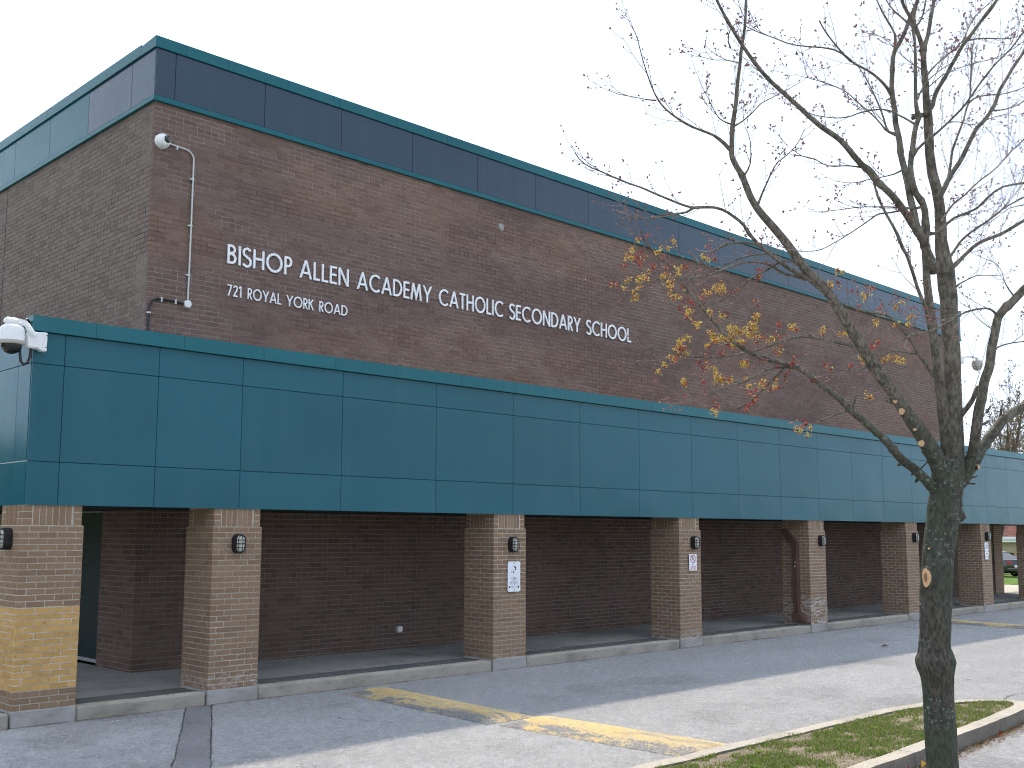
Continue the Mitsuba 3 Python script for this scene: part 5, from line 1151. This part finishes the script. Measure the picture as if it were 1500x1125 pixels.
# ---------------------------------------------------------------- cameras and conduits
dc = thing('dome_camera', 'large white dome camera on an arm at the left corner of the canopy', 'security camera')
px_, py_ = -.20, -.05
put(dc + '__housing', lathe([(0, .145), (.055, .145), (.085, .14), (.112, .12), (.124, .09), (.128, .02), (.129, -.03), (0, -.03)], 40, (px_, py_, 4.075)), 'white_plastic', smooth=35)
put(dc + '__collar', lathe([(.1, -.028), (.131, -.03), (.131, -.052), (.122, -.066), (.104, -.068), (.1, -.03)], 40, (px_, py_, 4.075)), 'grey_plastic', smooth=35)
put(dc + '__dome', lathe([(.103, -.066), (.101, -.09), (.09, -.122), (.066, -.15), (.034, -.166), (0, -.171)], 32, (px_, py_, 4.075)), 'dome_dark', smooth=True)
put(dc + '__cap', cat([rbox(px_ - .085, px_ + .06, py_ - .045, py_ + .045, 4.222, 4.295, .022), trimesh.convex.convex_hull(np.array([(px_ + .05, py_ + s * .04, z) for s in (-1, 1) for z in (4.232, 4.288)] + [(px_ + .12, py_ - .07 + s * .03, z) for s in (-1, 1) for z in (4.215, 4.262)]))]), 'white_plastic', smooth=30)
put(dc + '__arm', tube([(px_ + .09, py_ - .045, 4.245), (px_ + .125, py_ - .07, 4.225), (-.03, -.14, 4.15), (-.005, -.13, 4.12)], [.028, .03, .03, .03], 16), 'white_plastic', smooth=40)
put(dc + '__bracket_box', cat([rbox(-.055, .075, -.125, -.03, 3.985, 4.165, .012), rbox(.07, .105, -.115, -.03, 3.975, 4.17, .006), rbox(.1, .155, -.1, -.008, 3.968, 4.172, .004)]), 'white_plastic', smooth=30)
put(dc + '__slot', cat([bx(.138, .157, -.102, -.06, 4.135, 4.143), bx(.138, .157, -.102, -.06, 4.005, 4.013)]), 'black_plastic')
put(dc + '__cable', tube([(.0, -.06, 3.99), (-.005, -.065, 3.90), (-.03, -.08, 3.83), (-.075, -.085, 3.80), (-.105, -.075, 3.84), (-.11, -.05, 3.95), (-.09, -.03, 4.12), (-.07, -.02, 4.26), (-.035, 0, 4.31), (.0, .03, 4.29), (.01, .05, 4.22), (.03, .07, 4.12)], .015, 10), 'black_plastic', smooth=40)

d2 = thing('dome_camera', 'small white dome camera at the far right corner of the brick block', 'security camera')
cx, cz = XR, 7.60
put(d2 + '__bracket_box', rbox(cx, cx + .26, YW - .02, YW + .18, cz - .13, cz + .12, .03), 'white_plastic')
put(d2 + '__arm', tube([(cx + .3, YW + .1, cz + .02), (cx + .6, YW + .08, cz + .15), (cx + .95, YW + .05, cz + .19), (cx + 1.3, YW, cz + .18)], .035, 10), 'white_plastic', smooth=40)
put(d2 + '__housing', lathe([(0, .17), (.05, .16), (.08, .12), (.15, .08), (.175, 0), (.17, -.11), (0, -.11)], 24, (cx + 1.28, YW, cz)), 'grey_plastic', smooth=35)
put(d2 + '__dome', lathe([(.15, -.11), (.13, -.18), (.08, -.23), (0, -.25)], 24, (cx + 1.28, YW, cz)), 'grey_plastic', smooth=True)

wc = thing('wall_camera', 'small round white camera high on the front wall near its left corner', 'security camera')
m = lathe([(0, .135), (.05, .13), (.085, .105), (.105, .06), (.11, 0), (0, 0)], 32)
put(wc + '__housing', stand(m, 2.565, YW - .003, 7.60), 'white_plastic', smooth=35)
eye = lathe([(0, .03), (.035, .028), (.055, .012), (.06, 0), (0, -.01)], 24)
eye.apply_transform(trimesh.transformations.rotation_matrix(math.radians(25), [0, 1, 0]))
eye.apply_translation([.028, .01, .115])
put(wc + '__eye', stand(eye, 2.565, YW - .003, 7.60), 'dome_dark', smooth=35)
cp = thing('conduit_pipe', 'thin grey metal conduit running down the wall from the small round camera', 'pipe')
yc = YW - .03
bend = [(3.06 - .16 + .16 * math.sin(t), yc, 7.575 - .13 + .13 * math.cos(t)) for t in np.linspace(0, np.pi / 2, 10)]
put(cp + '__pipe', tube([(2.66, yc, 7.59)] + bend + [(3.058, yc, 6.4), (3.052, yc, 5.36)], .0135, 10), 'galvanised', smooth=40)
for x, z, h in ((2.79, 7.575, 0), (3.06, 7.15, 1), (3.056, 6.45, 1), (3.053, 5.72, 1)):
    if h:
        put(cp + '__strap', bx(x - .045, x + .016, yc - .016, YW + .002, z - .012, z + .012), 'galvanised')
    else:
        put(cp + '__strap', bx(x - .012, x + .012, yc - .016, YW + .002, z - .045, z + .016), 'galvanised')
jb = thing('junction_box', 'round white junction box on the wall at the foot of the conduit', 'junction box')
put(jb + '__lid', stand(lathe([(0, .06), (.045, .058), (.055, .05), (.056, 0), (0, 0)], 24), 3.048, YW - .003, 5.293), 'white_plastic', smooth=35)
cb = thing('black_cable', 'black cable from the round junction box to the wall corner and down behind the canopy', 'cable')
bend = [(2.60 - .13 * math.sin(t), yc, 5.30 - .17 + .17 * math.cos(t)) for t in np.linspace(0, np.pi / 2, 10)]
put(cb + '__cable', tube([(3.0, yc, 5.292), (2.8, yc, 5.305)] + bend + [(2.465, yc, 4.9), (2.462, yc, 4.3)], .016, 10), 'black_plastic', smooth=40)
for x, z in ((2.86, 5.30), (2.645, 5.303)):
    put(cb + '__clip', bx(x - .012, x + .012, yc - .018, YW + .002, z - .034, z + .03), 'galvanised')
put(cb + '__clip', bx(2.452, 2.49, yc - .018, YW + .002, 5.075, 5.10), 'galvanised')
hv = thing('round_wall_vent', 'small pale round vent cover high on the middle of the brick wall', 'vent cover')
put(hv + '__cover', stand(lathe([(0, .02), (.06, .018), (.075, 0), (0, 0)], 20), 9.363, YW - .003, 7.728), 'concrete_plinth', smooth=35)
ob = thing('outlet_box', 'small pale outlet box low on the back wall of the arcade', 'outlet box')
put(ob + '__cover', rbox(6.98, 7.09, YW - .06, YW + .002, .40, .51, .008), 'grey_plastic')
put(ob + '__lid', rbox(6.99, 7.08, YW - .068, YW - .061, .42, .50, .003), 'white_plastic')

# brown pipe casing on the side of the fifth pillar
pc = thing('pipe_casing', 'brown metal pipe casing on the shaded side of the fifth pillar', 'pipe casing')
xp = 16.10 - .004
put(pc + '__casing', trimesh.convex.convex_hull(np.array([(x, y, z) for x in (xp - .11, xp) for y, z in ((.24, .42), (.34, .42), (.34, 1.80), (.24, 1.80))])), 'brown_metal')
def prism_x(x0, x1, poly):
    m = trimesh.creation.extrude_polygon(Polygon(poly), x1 - x0, engine='earcut')
    v = np.array(m.vertices)
    return trimesh.Trimesh(np.stack([x0 + v[:, 2], v[:, 0], v[:, 1]], 1), m.faces, process=False)
put(pc + '__top_elbow', prism_x(xp - .108, xp - .001, [(.242, 1.802), (.338, 1.802), (.56, 2.02), (.56, 2.13), (.50, 2.13), (.242, 1.87)]), 'brown_metal')
put(pc + '__bottom_elbow', trimesh.convex.convex_hull(np.array([(x, y, z) for x, y, z in ((xp - .13, .36, .42), (xp, .36, .42), (xp - .13, .23, .40), (xp, .23, .42), (xp - .17, .35, .28), (xp - .17, .0, .22), (xp - .02, .35, .28), (xp - .02, .0, .22), (xp - .12, .0, .31), (xp - .02, .0, .33))])), 'brown_metal')
put(pc + '__bolt', cat([bx(xp - .116, xp - .11, .255, .285, 1.42, 1.46), bx(xp - .116, xp - .11, .27, .30, 1.34, 1.38)]), 'galvanised')

# ---------------------------------------------------------------- the maple in front
from scipy.interpolate import PchipInterpolator
TREE = 'maple_tree'
lab(TREE, 'bare young maple with a knobbly trunk and small yellow and red blossom', 'tree')


def refine(L, step):
    a = np.array(L, float)
    s = np.r_[0, np.cumsum(np.linalg.norm(np.diff(a[:, :3], axis=0), axis=1))]
    n = max(3, int(s[-1] / step) + 1)
    return PchipInterpolator(s, a, axis=0)(np.linspace(0, s[-1], n))


def rough_tube(a, n, amp, f, seed):
    m = tube(a[:, :3], a[:, 3], n)
    v = np.array(m.vertices)
    c = np.repeat(a[:, :3], n, axis=0)
    c = np.vstack([c, a[0, :3], a[-1, :3]])
    r = np.linalg.norm(v - c, axis=1, keepdims=True)
    d = (v - c) / np.maximum(r, 1e-9)
    q = v * np.array([f, f, f * .45])
    nz = meshkit.fbm(q, 3, seed) - .5
    v = v + d * (r * amp * 2 * nz[:, None])
    return trimesh.Trimesh(v, m.faces, process=False)


tr = refine(LIMBS[0], .025)
m = rough_tube(tr, 40, .055, 16, 1)
put(TREE + '__trunk', m, 'bark', smooth=True)
n_l = 0
for i, L in enumerate(LIMBS[1:]):
    a = refine(L, .03 if L[0][3] > .02 else .05)
    big = a[0, 3] > .03
    if big:
        t = np.linspace(0, 1, len(a))
        ln = np.linalg.norm(np.diff(a[:, :3], axis=0), axis=1).sum()
        a[:, 3] *= 1 + .22 * np.exp(-t * ln / .10)
    else:
        a[:, 3] *= 1 + .35 * np.exp(-np.arange(len(a)) * .05 / .04)
    a[:, :3] += (meshkit.noise(a[:, :3] * 9 + i * 3.3, 2)[:, None] - .5) * np.minimum(a[:, 3:4] * .9, .02)
    # nodes: small swellings along the thinner limbs
    node = (meshkit.noise(np.c_[np.arange(len(a)) * .55, np.full(len(a), i * 2.0), np.zeros(len(a))], 4) > .80)
    a[:, 3] *= 1 + .22 * node * (a[:, 3] < .03)
    put(TREE + '__limb', rough_tube(a, 20 if big else 10 if a[0, 3] > .012 else 7, .05 if big else .06, 22, i + 5), 'bark', smooth=True)
# knots, stubs and fresh pruning cuts (position, outward direction, radius)


def cut(pos, nrm, r, stub=.03, squash=1.0):
    pos, nrm = np.array(pos, float), np.array(nrm, float)
    nrm /= np.linalg.norm(nrm)
    n = 20
    a = np.cross(nrm, [0, 0, 1.0]); a /= np.linalg.norm(a)
    b = np.cross(a, nrm)
    t = np.arange(n) * 2 * np.pi / n
    wob = 1 + .08 * np.sin(3 * t + r * 900)
    rg = lambda k, o: pos + nrm * o + (a * (np.cos(t) * wob)[:, None] + b * (np.sin(t) * wob * squash)[:, None]) * (r * k)
    v = np.vstack([rg(1.35, -stub * 1.6), rg(1.14, 0), rg(1.0, .004)])
    i = np.arange(n)
    f = []
    for q_ in range(2):
        f += [np.stack([q_ * n + i, q_ * n + (i + 1) % n, (q_ + 1) * n + (i + 1) % n], 1), np.stack([q_ * n + i, (q_ + 1) * n + (i + 1) % n, (q_ + 1) * n + i], 1)]
    put(TREE + '__pruning_stub', (v, np.vstack(f)), 'bark', smooth=True)
    v = np.vstack([rg(.99, .0045), pos + nrm * .006])
    put(TREE + '__pruning_cut', (v, np.stack([i, (i + 1) % n, np.full(n, n)], 1)), 'cut_wood')
    return pos, nrm, a, b


for c in CUTS:
    p_, n_, a_, b_ = cut(*c)
    if c[2] > .03:
        t = np.arange(12) * 2 * np.pi / 12
        o = p_ + n_ * .009 + a_ * c[2] * .15
        v = np.vstack([o + (a_ * np.cos(t)[:, None] * .35 + b_ * np.sin(t)[:, None] * c[4] * .5) * c[2], o + n_ * .002])
        i = np.arange(12)
        put(TREE + '__pruning_heart', (v, np.stack([i, (i + 1) % 12, np.full(12, 12)], 1)), 'cut_wood_heart')
for p_, d_, L_, r_ in STUBS:
    p_, d_ = np.array(p_), np.array(d_, float) / np.linalg.norm(d_)
    put(TREE + '__stub', tube([p_ - d_ * .03, p_ + d_ * L_ * .5, p_ + d_ * L_ + np.array([0, 0, L_ * .12])], [r_ * 1.3, r_, r_ * .8], 8), 'bark', smooth=True)
# twigs and buds grow from every limb by rule
r_ = np.random.default_rng(21)
tw, buds = [], []


def bud(p, d, s):
    a = np.cross(d, [.3, .2, .9]); a /= np.linalg.norm(a)
    b = np.cross(d, a)
    w = s * .3
    v = np.array([p, p + d * s * .4 + a * w, p + d * s * .4 + b * w, p + d * s * .4 - a * w, p + d * s * .4 - b * w, p + d * s])
    return trimesh.Trimesh(v, [[0, 2, 1], [0, 3, 2], [0, 4, 3], [0, 1, 4], [5, 1, 2], [5, 2, 3], [5, 3, 4], [5, 4, 1]], process=False)


def twig(p, d, L, r, lvl):
    pts = [p]
    dd = d.copy()
    for s in range(5):
        dd = dd + r_.normal(0, .045, 3) + np.array([0, 0, .10])
        dd /= np.linalg.norm(dd)
        pts.append(pts[-1] + dd * L / 5)
        if s > 0 and r_.random() < .24:
            o = r_.normal(0, 1, 3); o /= np.linalg.norm(o)
            buds.append(bud(pts[-1], (o * .7 + dd) / np.linalg.norm(o * .7 + dd), r_.uniform(.010, .02)))
        if lvl < 2 and r_.random() < (.34 if lvl == 0 else .12):
            o = np.cross(dd, r_.normal(0, 1, 3)); o /= np.linalg.norm(o)
            twig(pts[-1], dd * .7 + o * .7, L * r_.uniform(.3, .55), r * .75, lvl + 1)
    tw.append(tube(pts, np.linspace(r, r * .5, 6), 4, cap=False))
    for q_ in range(r_.integers(1, 4)):
        o = r_.normal(0, .5, 3) + dd
        buds.append(bud(pts[-1], o / np.linalg.norm(o), r_.uniform(.012, .024)))


for i, L in enumerate(LIMBS[1:]):
    a = np.array(L)
    s = np.r_[0, np.cumsum(np.linalg.norm(np.diff(a[:, :3], axis=0), axis=1))]
    u = .12
    while u < s[-1]:
        P = np.array([np.interp(u, s, a[:, k]) for k in range(4)])
        if P[3] < .019 and P[2] > 2.9:
            k = min(np.searchsorted(s, u), len(a) - 1)
            d0 = a[k, :3] - a[k - 1, :3]; d0 /= np.linalg.norm(d0)
            o = np.cross(d0, r_.normal(0, 1, 3)); o /= np.linalg.norm(o)
            far_ = P[0] < 2.9
            if P[0] > 3.3 and P[2] > 4.0:
                d0 = d0 + np.array([0, 0, .45]); u -= .04
            twig(P[:3], d0 * r_.uniform(.7, 1.0) + o * r_.uniform(.35, .75) + np.array([0, 0, .15]), r_.uniform(.10, .30) if far_ else r_.uniform(.16, .58), r_.uniform(.0017, .0029), 0)
        u += r_.uniform(.05, .15)
    if a[-1, 3] < .004:
        d0 = a[-1, :3] - a[-2, :3]; d0 /= np.linalg.norm(d0)
        twig(a[-1, :3], d0, .18, .0018, 0)
put(TREE + '__twig', cat(tw), 'twig_bark', smooth=False, kind='stuff')
put(TREE + '__bud', cat(buds), 'bud', kind='stuff')
# flower clusters
extra = [(k, x + r_.normal(0, .028), y + r_.normal(0, .028), z + r_.normal(0, .024)) for k, x, y, z in FLOWERS]
for kind, x, y, z in FLOWERS + extra[10:154]:
    V, F, UV = [], [], []
    n = int(r_.integers(30, 54)) if kind == 'y' else int(r_.integers(12, 22))
    R = r_.uniform(.015, .025) if kind == 'y' else r_.uniform(.011, .018)
    lobes = np.clip(r_.normal(0, R * .55, (4, 3)), -R * .8, R * .8)
    for j in range(n):
        c = np.array([x, y, z]) + lobes[r_.integers(4)] + np.clip(r_.normal(0, R * .4, 3), -R * .8, R * .8)
        a = r_.normal(0, 1, 3); a /= np.linalg.norm(a)
        b = np.cross(a, r_.normal(0, 1, 3)); b /= np.linalg.norm(b)
        red = r_.random() < (.26 if kind == 'y' else .88)
        s, w = (r_.uniform(.005, .0085), r_.uniform(.0035, .0055)) if not red else (r_.uniform(.007, .013), r_.uniform(.003, .005))
        k = len(V)
        V += [c - a * s, c + b * w, c + a * s, c - b * w]
        F += [[k, k + 1, k + 2], [k, k + 2, k + 3]]
        UV += [[.9 if red else .1, r_.random()]] * 4
    put(TREE + '__flower_cluster', (np.array(V), np.array(F)), 'flower_petal', uv=np.array(UV))
# the earth the tree stands in, just below the frame
bed = Point(3.52, -8.35).buffer(.55, quad_segs=10)
put('planting_bed', trimesh.creation.extrude_polygon(bed, .03, engine='earcut'), 'soil', label='small round bed of soil at the foot of the maple', kind='structure')

# ---------------------------------------------------------------- beyond the far end: car, house, trees
ck = thing('parked_car', 'dark saloon car parked on the road past the lawn, its tail light showing', 'car')
gz = -.40
hd = np.array([.38, .92]); hd /= np.linalg.norm(hd)
ang = math.atan2(hd[1], hd[0])
CPOS = (61.6, 14.55)


def car_put(name, m, mat, **k):
    m = m.copy()
    m.apply_transform(trimesh.transformations.rotation_matrix(ang, [0, 0, 1]))
    m.apply_translation([CPOS[0], CPOS[1], gz])
    return put(name, m, mat, **k)


def section(prof, half, top_half=None):
    """A car shell: side outline (x forward, z up) joined across y, narrower above."""
    a = np.array(prof, float)
    w = np.interp(a[:, 1], [.2, .55, .95, 1.45], [half * .94, half, half * .95, half * .70])
    n = len(a)
    v = np.vstack([np.c_[a[:, 0], -w, a[:, 1]], np.c_[a[:, 0], w, a[:, 1]]])
    i = np.arange(n)
    side = np.stack([i, (i + 1) % n, (i + 1) % n + n, i + n], 1)
    f = np.vstack([side[:, [0, 1, 2]], side[:, [0, 2, 3]]])
    tv, tri = trimesh.creation.triangulate_polygon(Polygon(a), engine='earcut')
    near_ = np.array([np.argmin(np.hypot(*(a - p).T)) for p in tv])
    tri = near_[tri]
    return trimesh.Trimesh(v, np.vstack([f, tri, tri[:, ::-1] + n]), process=False)


body = [(-2.25, .35), (-2.3, .55), (-2.28, .85), (-2.2, .98), (-1.75, 1.02), (-1.0, .99), (.9, .95), (1.6, .86), (2.15, .70), (2.3, .5), (2.25, .25), (1.75, .22), (1.7, .45), (1.45, .62), (1.2, .62), (.98, .45), (.93, .2), (-.93, .2), (-.98, .45), (-1.2, .62), (-1.45, .62), (-1.7, .45), (-1.75, .22)]
car_put(ck + '__body', section(body, .88), 'car_paint', smooth=40)
cabin = [(-1.75, 1.0), (-.95, 1.40), (-.6, 1.455), (.1, 1.46), (.45, 1.40), (1.15, .95)]
car_put(ck + '__roof', section([(-1.02, 1.385), (-.95, 1.415), (-.6, 1.468), (.1, 1.472), (.45, 1.415), (.4, 1.385)], .90), 'car_paint', smooth=40)
car_put(ck + '__window', section(cabin, .885), 'car_glass')
for sx in (-1.33, 1.33):
    for sy in (-.80, .80):
        w = lathe([(0, -.1), (.30, -.1), (.325, -.07), (.325, .07), (.30, .1), (0, .1)], 24)
        w.apply_transform(trimesh.transformations.rotation_matrix(np.pi / 2, [1, 0, 0]))
        w.apply_translation([sx, sy, .325])
        k = car_put(ck + '__wheel', w, 'tyre', smooth=40)
        rm = lathe([(0, -.108), (.17, -.108), (.2, -.1), (.2, .1), (.17, .108), (0, .108)], 16)
        rm.apply_transform(trimesh.transformations.rotation_matrix(np.pi / 2, [1, 0, 0]))
        rm.apply_translation([sx, sy, .325])
        car_put(k + '__rim', rm, 'aluminium', smooth=40)
for sy in (-1, 1):
    car_put(ck + '__tail_light', rbox(-2.315, -2.1, sy * .62 - .2, sy * .62 + .2, .74, .90, .02), 'tail_red')
car_put(ck + '__plate', rbox(-2.32, -2.28, -.26, .26, .55, .68, .01), 'white_plastic')
car_put(ck + '__bumper', rbox(-2.36, -2.1, -.84, .84, .33, .52, .04), 'car_paint')

hs = thing('bungalow', 'tan bungalow with a white eaves gutter and brown roof behind the car', 'house')
HX, HY, HZ = 84.0, 8.0, -1.2
put(hs + '__wall', bx(HX, HX + 9, HY, HY + 26, HZ, 1.62), 'house_wall_paint')
put(hs + '__roof', trimesh.convex.convex_hull(np.array([(HX - .6, HY - .6, 1.75), (HX + 9.6, HY - .6, 1.75), (HX - .6, HY + 26.6, 1.75), (HX + 9.6, HY + 26.6, 1.75), (HX + 4.5, HY + 4, 4.6), (HX + 4.5, HY + 22, 4.6)])), 'house_roof_shingle')
put(hs + '__gutter', cat([bx(HX - .72, HX - .58, HY - .6, HY + 26.6, 1.66, 1.86), bx(HX - .62, HX + .0, HY - .6, HY + 26.6, 1.60, 1.65), bx(HX - .6, HX - .57, HY - .6, HY + 26.6, 1.44, 1.6)]), 'white_letter')
for y in (9.6, 12.7, 17.9, 21.35):
    k = put(hs + '__window', bx(HX - .03, HX - .003, y, y + 1.15, -.55, .62), 'dark_glass')
    put(k + '__frame', cat([bx(HX - .05, HX - .004, y - .06, y - .002, -.6, .68), bx(HX - .05, HX - .004, y + 1.152, y + 1.21, -.6, .68)]), 'house_wall_paint')


def bg_tree(name, x, y, z0, H, seed, label, leafy, spread=.55):
    g = np.random.default_rng(seed)
    segs, leaves = [], []

    def grow(p, d, L, r, lvl):
        pts = [p]
        for s in range(5):
            d = d + g.normal(0, .09, 3) + np.array([0, 0, .04])
            d = d / np.linalg.norm(d)
            pts.append(pts[-1] + d * L / 5)
            if lvl < 4 and s > 0 and pts[-1][2] > z0 + H * .34:
                for q_ in range(2 if lvl else 3):
                    if g.random() < .62:
                        o = np.cross(d, g.normal(0, 1, 3)); o /= np.linalg.norm(o)
                        e = d * .75 + o * spread
                        grow(pts[-1], e / np.linalg.norm(e), L * g.uniform(.38, .6), r * .5, lvl + 1)
        segs.append((lvl, tube(pts, np.linspace(r, r * .55, 6), 6 if lvl < 2 else 3, cap=False)))
        if lvl >= 3 and leafy:
            for q_ in range(leafy):
                c = pts[g.integers(1, 6)] + g.normal(0, .05, 3)
                a = g.normal(0, 1, 3); a /= np.linalg.norm(a)
                b = np.cross(a, g.normal(0, 1, 3)); b /= np.linalg.norm(b)
                leaves.append(np.array([c - a * .05, c + b * .03, c + a * .05, c - b * .03]))
    grow(np.array([x, y, z0]), np.array([0, 0, 1.0]), H * .62, H * .012, 0)
    k = thing(name, label, 'tree')
    put(k + '__trunk', cat([m for l, m in segs if l == 0]), 'bark', smooth=True)
    put(k + '__branch', cat([m for l, m in segs if l == 1]), 'bark', smooth=True)
    put(k + '__twig', cat([m for l, m in segs if l > 1]), 'twig_bark', kind='stuff')
    if leaves:
        V = np.vstack(leaves)
        n = np.arange(len(leaves))[:, None] * 4
        put(k + '__leaf', (V, np.vstack([n + [[0, 1, 2]], n + [[0, 2, 3]]])), 'young_leaf', kind='stuff')


bg_tree('distant_tree', 42.6, 6.9, -.1, 7.9, 3, 'slender tree in small new leaf nearest the far end of the brick block', 2, .45)
bg_tree('distant_tree', 44.5, 4.4, -.1, 6.9, 12, 'broad thin-branched tree behind the canopy at the right edge', 3, .7)
bg_tree('distant_tree', 47.5, 6.6, -.1, 7.6, 25, 'paler bare tree between the two others behind the canopy', 2, .6)
# a far-off belt of evergreens to the left, mirrored in the glossy end of the canopy
ms = []
for i in range(34):
    a = math.radians(-70 + i * 2.1)
    d = 46 + 9 * rng.random()
    x, y, H, R = d * math.sin(a) - 4, d * math.cos(a), rng.uniform(5.5, 8.2), rng.uniform(1.8, 2.6)
    m = trimesh.creation.icosphere(3, 1.0)
    v = np.array(m.vertices)
    v *= (1 + .5 * (meshkit.fbm(v * 2.6 + i * 5, 3, 2) - .5))[:, None]
    ms.append(trimesh.Trimesh(v * [R, R, H * .5] + [x, y, H * .5], m.faces, process=False))
put('evergreen_wood', cat(ms), 'evergreen', smooth=True, label='far-off belt of dark evergreens left of the school', cat='wood', kind='stuff')
